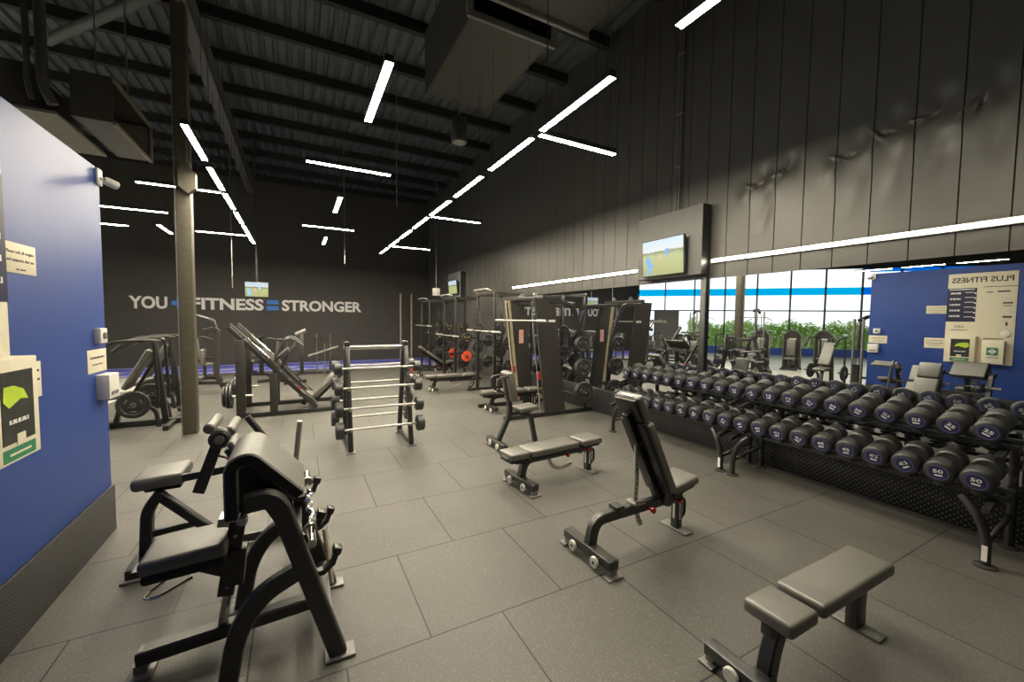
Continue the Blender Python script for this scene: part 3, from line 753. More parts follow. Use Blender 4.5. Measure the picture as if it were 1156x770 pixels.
def adjustable_bench(loc, rz, ang, label, group=None):
    """front cross foot at local x=0, seat end at +x; ang = back rest angle"""
    t = thing('adjustable_bench', label, 'bench', loc, rz, group)
    ca, sa = math.cos(ang), math.sin(ang)
    pv = V((.86, 0, .385)); ax = V((-ca, 0, sa)); nr = V((sa, 0, ca))       # along the rest, towards its padded face
    R = Matrix((ax, V((0, -1, 0)), nr)).transposed()
    if R.determinant() < 0: R = Matrix((ax, V((0, 1, 0)), nr)).transposed()
    def at(u, n): return pv + ax*u + nr*n
    MB().box(at(.43, .045), (.76, .30, .085), R, .026, 3).build('back_pad', M['pad'], t)
    MB().box(at(.955, .045), (.27, .28, .085), R, .026, 3).build('head_pad', M['pad'], t)
    m = MB(); m.box(at(.45, -.012), (.80, .28, .035), R, .01); m.box(at(.97, -.012), (.22, .25, .03), R, .01); m.beam(at(.02, -.05), at(.95, -.05), .07, .06, up=nr); m.build('back_frame', M['pad_black'], t)
    m = MB(); m.box(at(1.093, .03), (.006, .14, .03), R); m.build('head_clip', M['steel'], t)
    Rs = RY(-.16 if ang > .3 else 0.); sz = .485 if ang > .3 else .43
    MB().box((1.05, 0, sz), (.34, .30, .085), Rs, .028, 3).build('seat_pad', M['pad'], t)
    m = MB(); m.box((1.05, 0, sz-.055), (.28, .24, .035), Rs, .01); m.beam((.92, 0, .34), (1.16, 0, .38), .06, .06); m.build('seat_frame', M['pad_black'], t)
    m = MB(); m.sweep(fillet([(0, 0, .10), (.05, 0, .33), (1.12, 0, .33)], .24, 8), .075, .09)
    m.lathe((.91, 0, .35), (0, 1, 0), [(.07, -.06), (.075, -.05), (.075, .05), (.07, .06)], 18)
    m.box((.3, 0, .385), (.09, .11, .045), bev=.006); m.build('main_beam', M['black'], t)
    m = MB(); m.box((1.09, 0, .19), (.075, .075, .36), bev=.006); m.tube(fillet([(1.12, 0, .30), (1.2, 0, .27), (1.2, 0, .12), (1.12, 0, .08)], .04), .018, 8); m.build('leg', M['black'], t)
    m = MB(); m.box((1.05, 0, .18), (.004, .02, .14)); m.box((1.09, -.0385, .18), (.022, .002, .16)); m.build('sticker', M['white'], t)
    m = MB(); foot(m, (1.09, 0, 0), .12, .30); m.build('foot_plate', M['greymetal'], t)
    m = MB(); m.box((0, 0, .10), (.10, .60, .075), bev=.01); m.build('cross_foot', M['black'], t)
    m = MB(); m.box((0, 0, .1385), (.085, .58, .003)); m.build('grip_tape', M['steel_dark'], t)
    for s in (-1, 1):
        m = MB(); foot(m, (0, s*.29, 0), .15, .08); m.box((0, s*.27, .035), (.07, .05, .06)); m.build('foot_plate', M['greymetal'], t)
        m = MB(); m.lathe((-.068, s*.14, .065), (1, 0, 0), [(.012, -.012), (.04, -.012), (.046, -.006), (.046, .008), (.038, .012), (.012, .012)], 18, closed=True); m.build('wheel', M['white'], t)
        m = MB(); m.cyl((-.085, s*.14, .065), (-.05, s*.14, .065), .012, 8); m.build('axle', M['black'], t)
    for (x, z, r) in ((.66, .31, .026), (1.02, .32, .022)):
        m = MB(); m.tube([(x, -.035, z), (x, -.075, z)], [.012, .012], 8); m.lathe((x, -.09, z), (0, -1, 0), [(.012, -.02), (r, -.01), (r, .012), (.012, .02)], 14); m.build('pull_pin', M['red'], t)
    # perforated adjuster strap
    if ang > .5:
        pts = fillet([at(.62, -.06), V((.53, 0, .60)), V((.52, 0, .40)), V((.55, 0, .24)), V((.60, 0, .16))], .2, 6)
    else:
        pts = fillet([V((.40, -.02, .31)), V((.44, -.02, .20)), V((.56, -.02, .13)), V((.74, -.02, .15)), V((.78, -.02, .17))], .14, 6)
    m = MB(); h = MB()
    m.sweep(pts, .02, .05)
    acc = 0; last = pts[0]
    for i in range(1, len(pts)):
        seg = (pts[i]-pts[i-1]); L = seg.length; s = 0
        while acc + (L-s) >= .045:
            s += .045-acc; acc = 0; c = pts[i-1]+seg.normalized()*s
            h.cyl(c+V((0, -.0115, 0)), c+V((0, .0115, 0)), .009, 8)
        acc += L-s
    st = m.build('adjuster_strap', M['zinc'], t); hh_ = h.build('strap_hole', M['black'], st)
    if ang > .5:
        m = MB(); m.box((.53, 0, .385), (.14, .12, .025), bev=.006); m.build('strap_guide', M['steel'], t)
        m = MB(); m.lathe(at(.62, -.05), (0, 1, 0), [(.025, -.035), (.025, .035)], 12); m.build('strap_pivot', M['steel'], t)
    return t

flat_bench((2.84, 1.21, 0), 0.0, 'plain flat bench nearest the camera with a short seat pad and long back pad')
adjustable_bench((2.16, 2.62, 0), .02, 1.10, 'adjustable bench standing upright in the open middle of the floor')
adjustable_bench((2.35, 4.15, 0), .09, .0, 'adjustable bench lying flat behind the upright bench')
adjustable_bench((3.72, 7.95, 0), -.02, .0, 'flat bench inside the smith machine')
adjustable_bench((3.30, 10.80, 0), .0, .0, 'flat bench at the near power rack')
adjustable_bench((3.70, 13.74, 0), 0, .62, 'inclined bench at the middle power rack')

def utility_bench(loc, rz):
    t = thing('upright_bench', 'short upright shoulder bench with vertical back rest behind the flat adjustable bench', 'bench', loc, rz)
    R = RY(-.2)
    MB().box((.21, 0, .97), (.12, .28, .48), R, .032, 3).build('back_pad', M['pad'], t)
    MB().box((.50, 0, .60), (.34, .30, .08), RY(-.08), .03, 3).build('seat_pad', M['pad'], t)
    m = MB(); m.sweep(fillet([(.02, 0, .10), (.24, 0, .55), (.14, 0, 1.1)], .1), .08, .07); m.beam((.22, 0, .52), (.62, 0, .54), .06, .05); m.build('post', M['black'], t)
    m = MB(); m.sweep(fillet([(.42, 0, .52), (.60, 0, .48), (.70, 0, .03)], .1), .08, .07); m.build('leg', M['black'], t)
    m = MB(); m.box((0, 0, .09), (.09, .60, .07), bev=.01); m.build('cross_foot', M['black'], t)
    m = MB(); foot(m, (.70, 0, 0), .1, .34); m.build('foot_plate', M['greymetal'], t)
    for q in (-.12, .12):
        m = MB(); m.tube(fillet([(.13, q, 1.14), (-.04, q, 1.12), (-.04, q, .95), (.10, q, .86)], .05), .016, 8); m.build('handle', M['black'], t)
    for s in (-1, 1):
        m = MB(); foot(m, (0, s*.28, 0), .14, .08); m.box((0, s*.27, .03), (.06, .05, .05)); m.build('foot_plate', M['greymetal'], t)
        m = MB(); m.lathe((-.06, s*.13, .065), (1, 0, 0), [(.012, -.012), (.04, -.012), (.046, -.006), (.046, .008), (.038, .012), (.012, .012)], 18, closed=True); m.build('wheel', M['white'], t)
utility_bench((2.74, 5.62, 0), 0)

# ------------------------------------------------------------------ preacher curl bench in the foreground
def preacher():
    t = thing('preacher_bench', 'black preacher curl bench in the left foreground with seat, arm pad and bar', 'bench', (-.2, 2.9, 0))
    for y in (2.53, 3.24):
        m = MB()
        m.sweep(fillet([(.19, y, .02), (-.10, y, .98), (-.15, y, 1.03), (-.26, y, 1.02)], .12, 6), .075, .095)
        m.sweep(fillet([(.03, y, .60), (-.20, y, .50), (-.31, y, .32), (-.36, y, .02)], .2, 7), .07, .095); m.build('side_frame', M['black'], t, W=True)
        for (x) in (.20, -.36):
            m = MB(); m.box((x, y, .01), (.17, .12, .02), bev=.008); m.build('foot_plate', M['greymetal'], t, W=True)
    m = MB(); m.sweep([(-.82, 2.9, .10), (.14, 2.9, .15)], .09, .08); m.build('base_beam', M['black'], t, W=True)
    for (x, z) in ((.14, .20), (-.23, 1.0), (-.02, .64)):
        m = MB(); m.beam((x, 2.53, z), (x, 3.24, z), .06, .06); m.build('cross_member', M['black'], t, W=True)
    m = MB(); m.box((-.80, 2.9, .012), (.12, .17, .024), bev=.01); m.box((-.80, 2.9, .04), (.06, .08, .06)); m.build('foot_plate', M['greymetal'], t, W=True)
    m = MB(); m.box((-.80, 2.9, .1425), (.02, .06, .002)); m.build('grip_tape', M['greymetal'], t, W=True)
    # telescopic seat post leaning towards the arm pad
    m = MB(); m.beam((-.43, 2.9, .12), (-.37, 2.9, .5), .05, .05); m.build('inner_tube', M['chrome'], t, W=True)
    m = MB(); m.beam((-.405, 2.9, .34), (-.30, 2.9, .99), .075, .085); m.build('seat_post', M['black'], t, W=True)
    m = MB()
    for k in range(6): m.cyl((-.395+.0162*k, 2.86, .40+k*.1), (-.395+.0162*k, 2.855, .40+k*.1), .010, 8)
    m.build('post_hole', M['steel'], t, W=True)
    m = MB(); m.beam((-.36, 2.9, .40), (-.36+.02, 2.9, .62), .1, .1); m.prism([(-.36, 2.85, .44), (-.34, 2.85, .6), (-.82, 2.85, .615), (-.80, 2.85, .58), (-.55, 2.85, .55)], (0, .1, 0)); m.build('seat_carrier', M['black'], t, W=True)
    MB().box((-.575, 2.92, .665), (.40, .34, .085), RY(-.05), .03, 4).build('seat_pad', M['pad'], t, W=True)
    MB().box((-.575, 2.92, .60), (.38, .32, .06), RY(-.05), .02).build('seat_base', M['pad_black'], t, W=True)
    m = MB(); m.tube(fillet([(-.66, 2.80, .56), (-.76, 2.76, .50), (-.68, 2.72, .51), (-.54, 2.78, .55)], .05), .008, 8); m.build('seat_lever', M['chrome'], t, W=True)
    m = MB(); m.box((-.345, 2.80, .93), (.05, .09, .20), RY(.16), .008); m.lathe((-.30, 2.80, .83), (0, -1, 0), [(.02, 0), (.03, .01), (.03, .05), (.02, .06)], 12); m.box((-.40, 2.9, .80), (.06, .12, .05), RY(.16), .006); m.build('locking_clamp', M['steel'], t, W=True)
    # arm pad: a thick skin bent over the top, sloping down away from the seat
    ins = fillet([(-.33, 0, .91), (-.33, 0, 1.21), (-.24, 0, 1.245), (-.0, 0, .985)], .12, 8)
    m = MB(); m.sweep([(p.x, 2.84, p.z) for p in ins], .48, .07); m.build('arm_pad', M['pad'], t, W=True)
    m = MB(); m.prism([(-.30, 2.62, .94), (-.30, 2.62, 1.17), (-.25, 2.62, 1.205), (-.04, 2.62, .975), (-.1, 2.62, .95)], (0, .44, 0)); m.build('pad_backing', M['pad_black'], t, W=True)
    m = MB(); m.sweep([(p.x, 2.598, p.z) for p in ins], .006, .05); m.build('piping', M['pad_black'], t, W=True)
    for y0 in (2.56, 3.20):
        m = MB(); m.prism([(-.06, y0, .93), (-.11, y0, .97), (-.09, y0, 1.03), (-.04, y0, .99), (.01, y0, .70), (-.04, y0, .68)], (0, .02, 0)); m.build('bar_guard', M['pad_black'], t, W=True)
    # upper and lower bar hooks on each side
    for y in (2.60, 3.17):
        for (x, z) in ((.035, .80), (.12, .56)):
            m = MB(); m.sweep([(x-.11, y, z-.06), (x, y, z-.06), (x+.05, y, z-.02), (x+.075, y, z+.05)], .05, .03); m.box((x+.075, y, z+.055), (.05, .07, .045), RY(.4), .008); m.build('bar_hook', M['black'], t, W=True)
    m = MB(); m.tube([(.15, 3.12, .50), (.19, 3.0, .16)], .014, 8); m.lathe((.160, 3.085, .40), (-.04, .12, .34), [(.02, -.02), (.02, .02)], 10); m.build('strut_rod', M['tan'], t, W=True)
preacher()
b = thing('curl_bar', 'chrome zigzag curl bar resting on the preacher bench hooks', 'barbell', (.06, 2.92, .83))
zb = .80; xb = .052
pts = [(xb, 2.55, zb), (xb, 2.68, zb), (xb+.03, 2.745, zb+.01), (xb-.02, 2.82, zb), (xb+.02, 2.90, zb), (xb-.02, 2.98, zb), (xb+.03, 3.05, zb+.01), (xb, 3.13, zb), (xb, 3.30, zb)]
m = MB(); m.tube(fillet(pts, .04, 4), .014, 10); m.build('shaft', M['chrome'], b, W=True)
for (a, c) in ((2.36, 2.55), (3.30, 3.49)):
    m = MB(); m.lathe((xb, a, zb), (0, 1, 0), [(.013, .002), (.019, .002), (.025, 0), (.025, c-a), (.015, c-a)], 16); m.build('sleeve', M['chrome'], b, W=True)
    y = c if a < 3 else a
    m = MB(); m.lathe((xb, y, zb), (0, 1, 0), [(.034, -.012), (.036, 0), (.034, .012)], 16); m.build('collar', M['steel'], b, W=True)

# ------------------------------------------------------------------ ab bench behind it
def ab_bench():
    t = thing('ab_bench', 'bench with seat and twin foam rollers, half hidden behind the preacher bench', 'bench', (-.8, 4.2, 0))
    MB().box((-1.02, 4.36, .665), (.34, .40, .10), RY(-.06), .035, 4).build('seat_pad', M['pad'], t, W=True)
    m = MB(); m.box((-1.0, 4.36, .60), (.24, .26, .05), bev=.012); m.build('seat_base', M['pad_black'], t, W=True)
    m = MB(); m.sweep(fillet([(-1.00, 4.2, .58), (-1.09, 4.2, .45), (-1.11, 4.2, .05)], .14), .08, .08); m.sweep([(-1.02, 4.2, .56), (-.62, 4.2, .12)], .07, .07)
    m.beam((-1.10, 4.2, .24), (-.78, 4.2, .27), .05, .05)
    m.beam((-.98, 4.2, .66), (-.30, 4.2, .72), .055, .06); m.build('frame', M['black'], t, W=True)
    m = MB(); m.beam((-1.13, 3.95, .055), (-1.13, 4.55, .055), .09, .07); m.beam((-1.13, 4.2, .06), (.0, 4.2, .06), .07, .07); m.beam((-.02, 4.0, .055), (-.02, 4.5, .055), .08, .07); m.build('base', M['black'], t, W=True)
    for (x, y) in ((-1.13, 3.97), (-1.13, 4.53)):
        m = MB(); m.box((x, y, .01), (.14, .1, .02), bev=.006); m.build('foot_plate', M['greymetal'], t, W=True)
    m = MB(); m.beam((-.74, 4.1, .56), (-.56, 4.1, 1.08), .055, .085); m.build('lever_arm', M['black'], t, W=True)
    m = MB(); m.lathe((-.58, 4.06, 1.0), (0, -1, 0), [(.075, -.05), (.08, -.03), (.08, .02), (.06, .035)], 20); m.build('hub', M['black'], t, W=True)
    m = MB(); m.lathe((-.58, 4.02, 1.0), (0, -1, 0), [(.035, -.01), (.035, .006)], 16); m.build('hub_cap', M['greymetal'], t, W=True)
    for (x, z) in ((-.66, 1.08), (-.52, 1.04)):
        m = MB(); m.lathe((x, 4.1, z), (0, 1, 0), [(.03, 0), (.042, .01), (.045, .03), (.045, .42), (.042, .44), (.03, .45)], 18); m.build('foam_roller', M['pad'], t, W=True)
        m = MB(); m.lathe((x, 4.55, z), (0, 1, 0), [(.03, 0), (.03, .02)], 12); m.build('end_cap', M['chrome'], t, W=True)
    m = MB(); m.tube([(-.63, 4.1, .86), (-.52, 4.0, .85)], .01, 8); m.build('pin_rod', M['black'], t, W=True)
    m = MB(); m.lathe((-.515, 4.0, .85), (1, -.9, 0), [(.012, -.01), (.02, 0), (.012, .012)], 12); m.build('pull_pin', M['red'], t, W=True)
    R = RY(-.5)
    MB().box((-.36, 3.66, .93), (.06, .26, .38), R, .025, 3).build('back_pad', M['pad'], t, W=True)
    MB().box((-.14, 3.66, .55), (.06, .28, .42), R, .025, 3).build('back_pad', M['pad'], t, W=True)
    m = MB(); m.beam((-.48, 3.66, 1.02), (-.02, 3.66, .12), .07, .04); m.beam((-.02, 3.66, .1), (-.02, 4.1, .1), .06, .06); m.beam((-.3, 3.66, .72), (-.3, 4.2, .72), .05, .05); m.build('back_frame', M['black'], t, W=True)
    m = MB(); m.tube([(-.06, 4.1, .12), (-.03, 4.05, .7), (.01, 4.0, 1.10)], .022, 10); m.build('upright_peg', M['steel'], t, W=True)
    m = MB(); m.tube([(-.26, 4.1, .72), (-.28, 4.1, .98), (-.39, 4.1, 1.16)], .028, 10); m.build('grip', M['black'], t, W=True)
ab_bench()

# ------------------------------------------------------------------ plates
def plate_mesh(r, th, m=None):
    mb = m or MB()
    mb.lathe((0, 0, 0), (0, 1, 0), [(.028, -th/2), (.07, -th/2), (.075, -th*.25), (r*.68, -th*.25), (r*.74, -th/2), (r-.012, -th/2), (r, -th/2+.01),
             (r, th/2-.01), (r-.012, th/2), (r*.74, th/2), (r*.68, th*.25), (.075, th*.25), (.07, th/2), (.028, th/2)], 32, closed=True)
    return mb
_plates = {}
def plate(loc, rz, r, label, group, colour='rubber', mark='greymetal', th=.045):
    k = (r, colour, mark)
    if k in _plates: return dup(_plates[k], loc, rz, label, group)
    t = thing('weight_plate', label, 'weight plate', loc, rz, group)
    plate_mesh(r, th).build('disc', M[colour], t)
    m = MB(); m.lathe((0, 0, 0), (0, 1, 0), [(.0278, -th/2-.003), (.05, -th/2-.003), (.05, th/2+.003), (.0278, th/2+.003)], 32, closed=True); m.build('hub_ring', M['chrome'], t)
    m = MB()
    for s in (-1, 1):
        for a in (.5, 2.6, 4.7):
            c = V((math.cos(a)*r*.5, s*(th*.25+.002), math.sin(a)*r*.5)); m.box(c, (r*.34, .005, r*.12), RY(-a+PI/2), .002)
    m.build('raised_mark', M[mark], t)
    _plates[k] = t; return t

# ------------------------------------------------------------------ fixed barbell rack
def barbell_rack():
    cx, cy = 1.13, 6.78
    t = thing('barbell_rack', 'A-frame rack of fixed barbells in the middle of the room', 'rack', (cx, cy, 0))
    for s in (-1, 1):
        for q in (-1, 1):
            m = MB(); m.beam((s*.45, q*.43, .02), (s*.45, q*.06, 1.58), .07, .075, up=(0, 1, 0)); m.build('post', M['black'], t)
            m = MB(); foot(m, (s*.45, q*.43, 0), .13, .13); m.build('foot_plate', M['greymetal'], t)
            m = MB()
            for z in (.35, .65, .95, 1.24):
                y = q*(.43-.37*z/1.58)
                m.beam((s*.45, y, z-.03), (s*.45, y+q*.10, z-.03), .03, .02); m.beam((s*.45, y+q*.10, z-.03), (s*.45, y+q*.115, z+.02), .03, .015)
            m.build('cradle', M['steel'], t)
        m = MB(); m.beam((s*.45, -.43, .05), (s*.45, .43, .05), .05, .05); m.box((s*.45, 0, 1.6), (.08, .2, .09), bev=.015); m.build('side_brace', M['black'], t)
    m = MB(); m.cyl((-.5, 0, 1.55), (.5, 0, 1.55), .035, 14); m.build('top_bar', M['steel'], t)
    k = 0; proto = {}
    for q, side in ((-1, 'near'), (1, 'far')):
        for i, z in enumerate((.35, .65, .95, 1.24)):
            y = q*(.43-.37*z/1.58+.072)
            r = .125-.013*i
            lab = '%s fixed barbell on the %s side of the barbell rack' % (['lowest', 'second lowest', 'third lowest', 'topmost'][i], side)
            if i in proto: dup(proto[i], (cx, cy+y, z), None, lab, 'fixed barbells on the rack'); continue
            b = thing('fixed_barbell', lab, 'barbell', (cx, cy+y, z), 0, 'fixed barbells on the rack')
            m = MB(); m.cyl((-.6, 0, 0), (.6, 0, 0), .017, 12); m.build('shaft', M['zinc'], b)
            for s in (-1, 1):
                m = MB(); m.lathe((s*.54, 0, 0), (s, 0, 0), [(.03, 0), (r-.012, 0), (r, .012), (r, .10), (r-.012, .112), (.03, .112)], 24); m.build('weight_head', M['rubber'], b)
                m = MB(); m.lathe((s*.653, 0, 0), (s, 0, 0), [(r*.66, 0), (r*.66, .003)], 24); m.build('end_cap', M['navy'], b)
            proto[i] = b
barbell_rack()

# ------------------------------------------------------------------ dumbbell rack and dumbbells
YD = [1.10+.228*k for k in range(20)]
TILT = math.radians(13); TT = math.tan(TILT)
LOWX, LOWZ, UPX, UPZ = 5.19, .640, 5.40, 1.040       # saddle planes under the dumbbell centres
def dumbbell_rack(y0, y1, label):
    t = thing('dumbbell_rack', label, 'rack', (5.3, (y0+y1)/2, 0), 0, 'two-tier dumbbell racks')
    for y in (y0, y1):
        sg = 1 if y == y0 else -1
        m = MB(); m.tube(fillet([(5.06, y, .01), (5.06, y, .24), (5.06, y+sg*.06, .42), (5.10, y+sg*.17, .54)], .14, 6), .033, 12); m.build('leg', M['black'], t, W=True)
        m = MB(); m.tube(fillet([(5.70, y, .01), (5.70, y, 1.05), (5.6, y, 1.03)], .06), .033, 12); m.build('leg', M['black'], t, W=True)
        m = MB(); m.lathe((5.06, y, 0), (0, 0, 1), [(.075, 0), (.075, .012), (.05, .02)], 18); m.build('foot_plate', M['steel_dark'], t, W=True)
        m = MB(); m.lathe((5.70, y, 0), (0, 0, 1), [(.075, 0), (.075, .012), (.05, .02)], 18); m.build('foot_plate', M['steel_dark'], t, W=True)
        m = MB(); m.cyl((5.06, y, .20), (5.70, y, .30), .022, 10); m.build('brace', M['black'], t, W=True)
        for (X, Z, x0, x1) in ((LOWX, LOWZ, 4.98, 5.70), (UPX, UPZ, 5.2, 5.70)):
            m = MB(); m.beam((x0, y, Z+(x0-X)*TT-.10), (x1, y, Z+(x1-X)*TT-.10), .05, .05); m.build('tier_arm', M['black'], t, W=True)
    m = MB(); m.box((5.024, y0, .12), (.004, .034, .13)); m.build('sticker', M['white'], t, W=True)
    e0, e1 = (y0-.09, y1+.075) if y0 < 2 else (y0-.075, y1+.09)
    for (X, Z) in ((LOWX, LOWZ), (UPX, UPZ)):
        for dx in (-.03, .115):
            m = MB(); m.beam((X+dx, e0, Z+dx*TT-.055), (X+dx, e1, Z+dx*TT-.055), .05, .045); m.build('rail', M['black'], t, W=True)
    for y in YD:
        if y0-.08 < y < y1+.08:
            for (X, Z) in ((LOWX, LOWZ), (UPX, UPZ)):
                m = MB()
                for dx in (-.115, .115): m.box((X+dx, y, Z+dx*TT-.013), (.045, .08, .024), RY(-TILT), .006)
                m.box((X, y, Z-.024), (.23, .03, .008), RY(-TILT)); m.build('saddle', M['rubber'], t, W=True)
dumbbell_rack(1.03, 3.26, 'near half of the two-tier dumbbell rack along the mirror')
dumbbell_rack(3.43, 5.55, 'far half of the two-tier dumbbell rack along the mirror')

def dumbbell(loc, r, num, label, group, spin):
    b = thing('dumbbell', label, 'dumbbell', loc, 0, group)
    L = .19
    sh = _db.get(r)
    if sh is None:
        head = []
        for s in (-1, 1):
            m = MB(); m.lathe((0, 0, 0), (s, 0, 0), [(.03, .058), (r-.014, .060), (r, .072), (r, L-.022), (r-.006, L-.008), (r-.018, L)], 30)
            o = m.build('head', M['rubber'], None); me = o.data; bpy.data.objects.remove(o); head.append(me)
        m = MB(); m.cyl((-.07, 0, 0), (.07, 0, 0), .017, 12); o = m.build('handle', M['chrome'], None); hm = o.data; bpy.data.objects.remove(o)
        caps = []; rings = []
        for s in (-1, 1):
            m = MB(); m.lathe((s*L, 0, 0), (s, 0, 0), [(r*.70, -.004), (r*.70, .0015)], 30); o = m.build('end_cap', M['navy'], None); caps.append(o.data); bpy.data.objects.remove(o)
            m = MB(); m.lathe((s*L, 0, 0), (s, 0, 0), [(r*.60, .0005), (r*.66, .0005), (r*.66, .003), (r*.60, .003)], 30, closed=True); o = m.build('ring', M['ring'], None); rings.append(o.data); bpy.data.objects.remove(o)
        sh = _db[r] = (head, hm, caps, rings)
    def put(name, me, par):
        o = bpy.data.objects.new(name, me); COL.objects.link(o); o.parent = par; return o
    put('handle', sh[1], b)
    for i, s in enumerate((-1, 1)):
        put('head', sh[0][i], b); c = put('end_cap', sh[2][i], b); put('ring', sh[3][i], c)
        src, asp = text_mesh(num, .015); k = (num, s, round(spin, 2), r)
        me = src.copy(); ca, sa = math.cos(spin), math.sin(spin); w = r*.62; h = r*.34
        for v in me.vertices:
            x, y, z = v.co; y = y*.9
            X, Y = x*w*ca-(y*h+r*.12)*sa, x*w*sa+(y*h+r*.12)*ca
            v.co = V((s*(L+.0025+z*.05), s*X, Y))
        bm = bmesh.new(); bm.from_mesh(me)
        q = bmesh.ops.create_cube(bm, size=1)['verts']          # unit line under the number
        for v in q:
            x, y, z = v.co; xx = x*r*.5; yy_ = -r*.24+y*r*.12
            v.co = V((s*(L+.0025+z*.001), s*(xx*ca-yy_*sa), xx*sa+yy_*ca))
        bm.to_mesh(me); bm.free()
        me.materials.clear(); me.materials.append(M['ink'])
        put('number', me, c)
    b.rotation_euler = (0, -TILT, 0)
    return b
_db = {}
rnd = random.Random(11)
for row, (x, z, heavy, word_) in enumerate(((LOWX, LOWZ, 50, 'lower'), (UPX, UPZ, 25, 'upper'))):
    for k, y in enumerate(YD):
        kg = heavy - (k//2)*(2.5)
        r = round((.106 if row == 0 else .099) - .0015*(k//2), 4)
        zz = z + (r+.001)/math.cos(TILT)
        s = ('%g' % kg)
        dumbbell((x, y, zz), r, s, '%s dumbbell from the near end of the %s rack tier' % (ORD[k], word_), 'dumbbells on the %s tier' % word_, rnd.uniform(-.7, .7))

# ------------------------------------------------------------------ smith machine
def smith():
    t = thing('smith_machine', 'smith machine with two wide leaning uprights beside the mirror', 'gym machine', (4.7, 7.75, 0))
    for y in (7.1, 8.4):
        s = -1 if y < 7.5 else 1
        m = MB(); m.beam((3.62, y, .045), (5.80, y, .045), .08, .08); m.build('base_rail', M['black'], t, W=True)
        m = MB(); m.prism([(4.68, y-.03, .085), (5.08, y-.03, .085), (4.76, y-.03, 2.46), (4.39, y-.03, 2.46)], (0, .06, 0)); m.build('upright', M['steel_dark'], t, W=True)
        m = MB(); m.sweep(fillet([(4.62, y, 2.40), (5.25, y, 2.40), (5.50, y, 1.6), (5.62, y, .08)], .3, 8), .085, .085); m.build('rear_arch', M['black'], t, W=True)
        m = MB(); m.cyl((4.53, y-s*.10, .09), (4.27, y-s*.10, 2.4), .018, 10); m.build('guide_rod', M['chrome'], t, W=True)
        m = MB(); m.prism([(4.57, y-.03, .085), (4.68, y-.03, .085), (4.39, y-.03, 2.46), (4.28, y-.03, 2.46)], (0, .06, 0)); m.build('guide_track', M['tan'] if s > 0 else M['steel_dark'], t, W=True)  # far track coloured tan to paint in its lamp-lit edge
        m = MB(); m.box((4.70, y-.032, 1.62 if s > 0 else 2.0), (.12, .004, .32) if s > 0 else (.16, .004, .05)); m.build('sticker', M['pink'] if s > 0 else M['white'], t, W=True)
        for (x, z) in ((5.50, .45), (5.46, .98), (5.42, 1.50)):
            m = MB(); m.cyl((x, y, z), (x, y+s*.30, z), .020, 16); m.build('plate_peg', M['chrome'], t, W=True)
        m = MB(); m.box((4.47, y-s*.07, .85), (.07, .05, .16)); m.build('safety_stop', M['red'], t, W=True)
    m = MB(); m.beam((4.55, 7.1, 2.49), (4.55, 8.4, 2.49), .12, .08); m.beam((5.3, 7.1, 2.38), (5.3, 8.4, 2.38), .07, .07); m.beam((5.62, 7.1, .3), (5.62, 8.4, .3), .07, .07); m.build('cross_member', M['black'], t, W=True)
    m = MB(); m.lathe((4.55, 7.5, 2.56), (0, 1, 0), [(.05, -.02), (.06, 0), (.05, .02)], 16); m.lathe((4.55, 8.1, 2.56), (0, 1, 0), [(.05, -.02), (.06, 0), (.05, .02)], 16); m.build('pulley', M['steel'], t, W=True)
    m = MB(); m.cyl((4.28, 6.62, 2.0), (4.28, 8.88, 2.0), .016, 12); m.cyl((4.28, 6.62, 2.0), (4.28, 6.98, 2.0), .026, 12); m.cyl((4.28, 8.52, 2.0), (4.28, 8.88, 2.0), .026, 12)
    m.build('smith_bar', M['zinc'], t, W=True)
    g = 'plates stored on the smith machine'
    for y, s, w in ((7.1, -1, 'near'), (8.4, 1, 'far')):
        for k, (x, z, r) in enumerate(((5.50, .45, .235), (5.46, .98, .20), (5.42, 1.50, .17))):
            for j in range(2):
                plate((x, y+s*(.085+.06*j), z+.003), 0, r, '%s %s plate on the %s peg at the %s side of the smith machine' % (['inner', 'outer'][j], ['large', 'medium', 'small'][k], ['bottom', 'middle', 'top'][k], w), g)
smith()

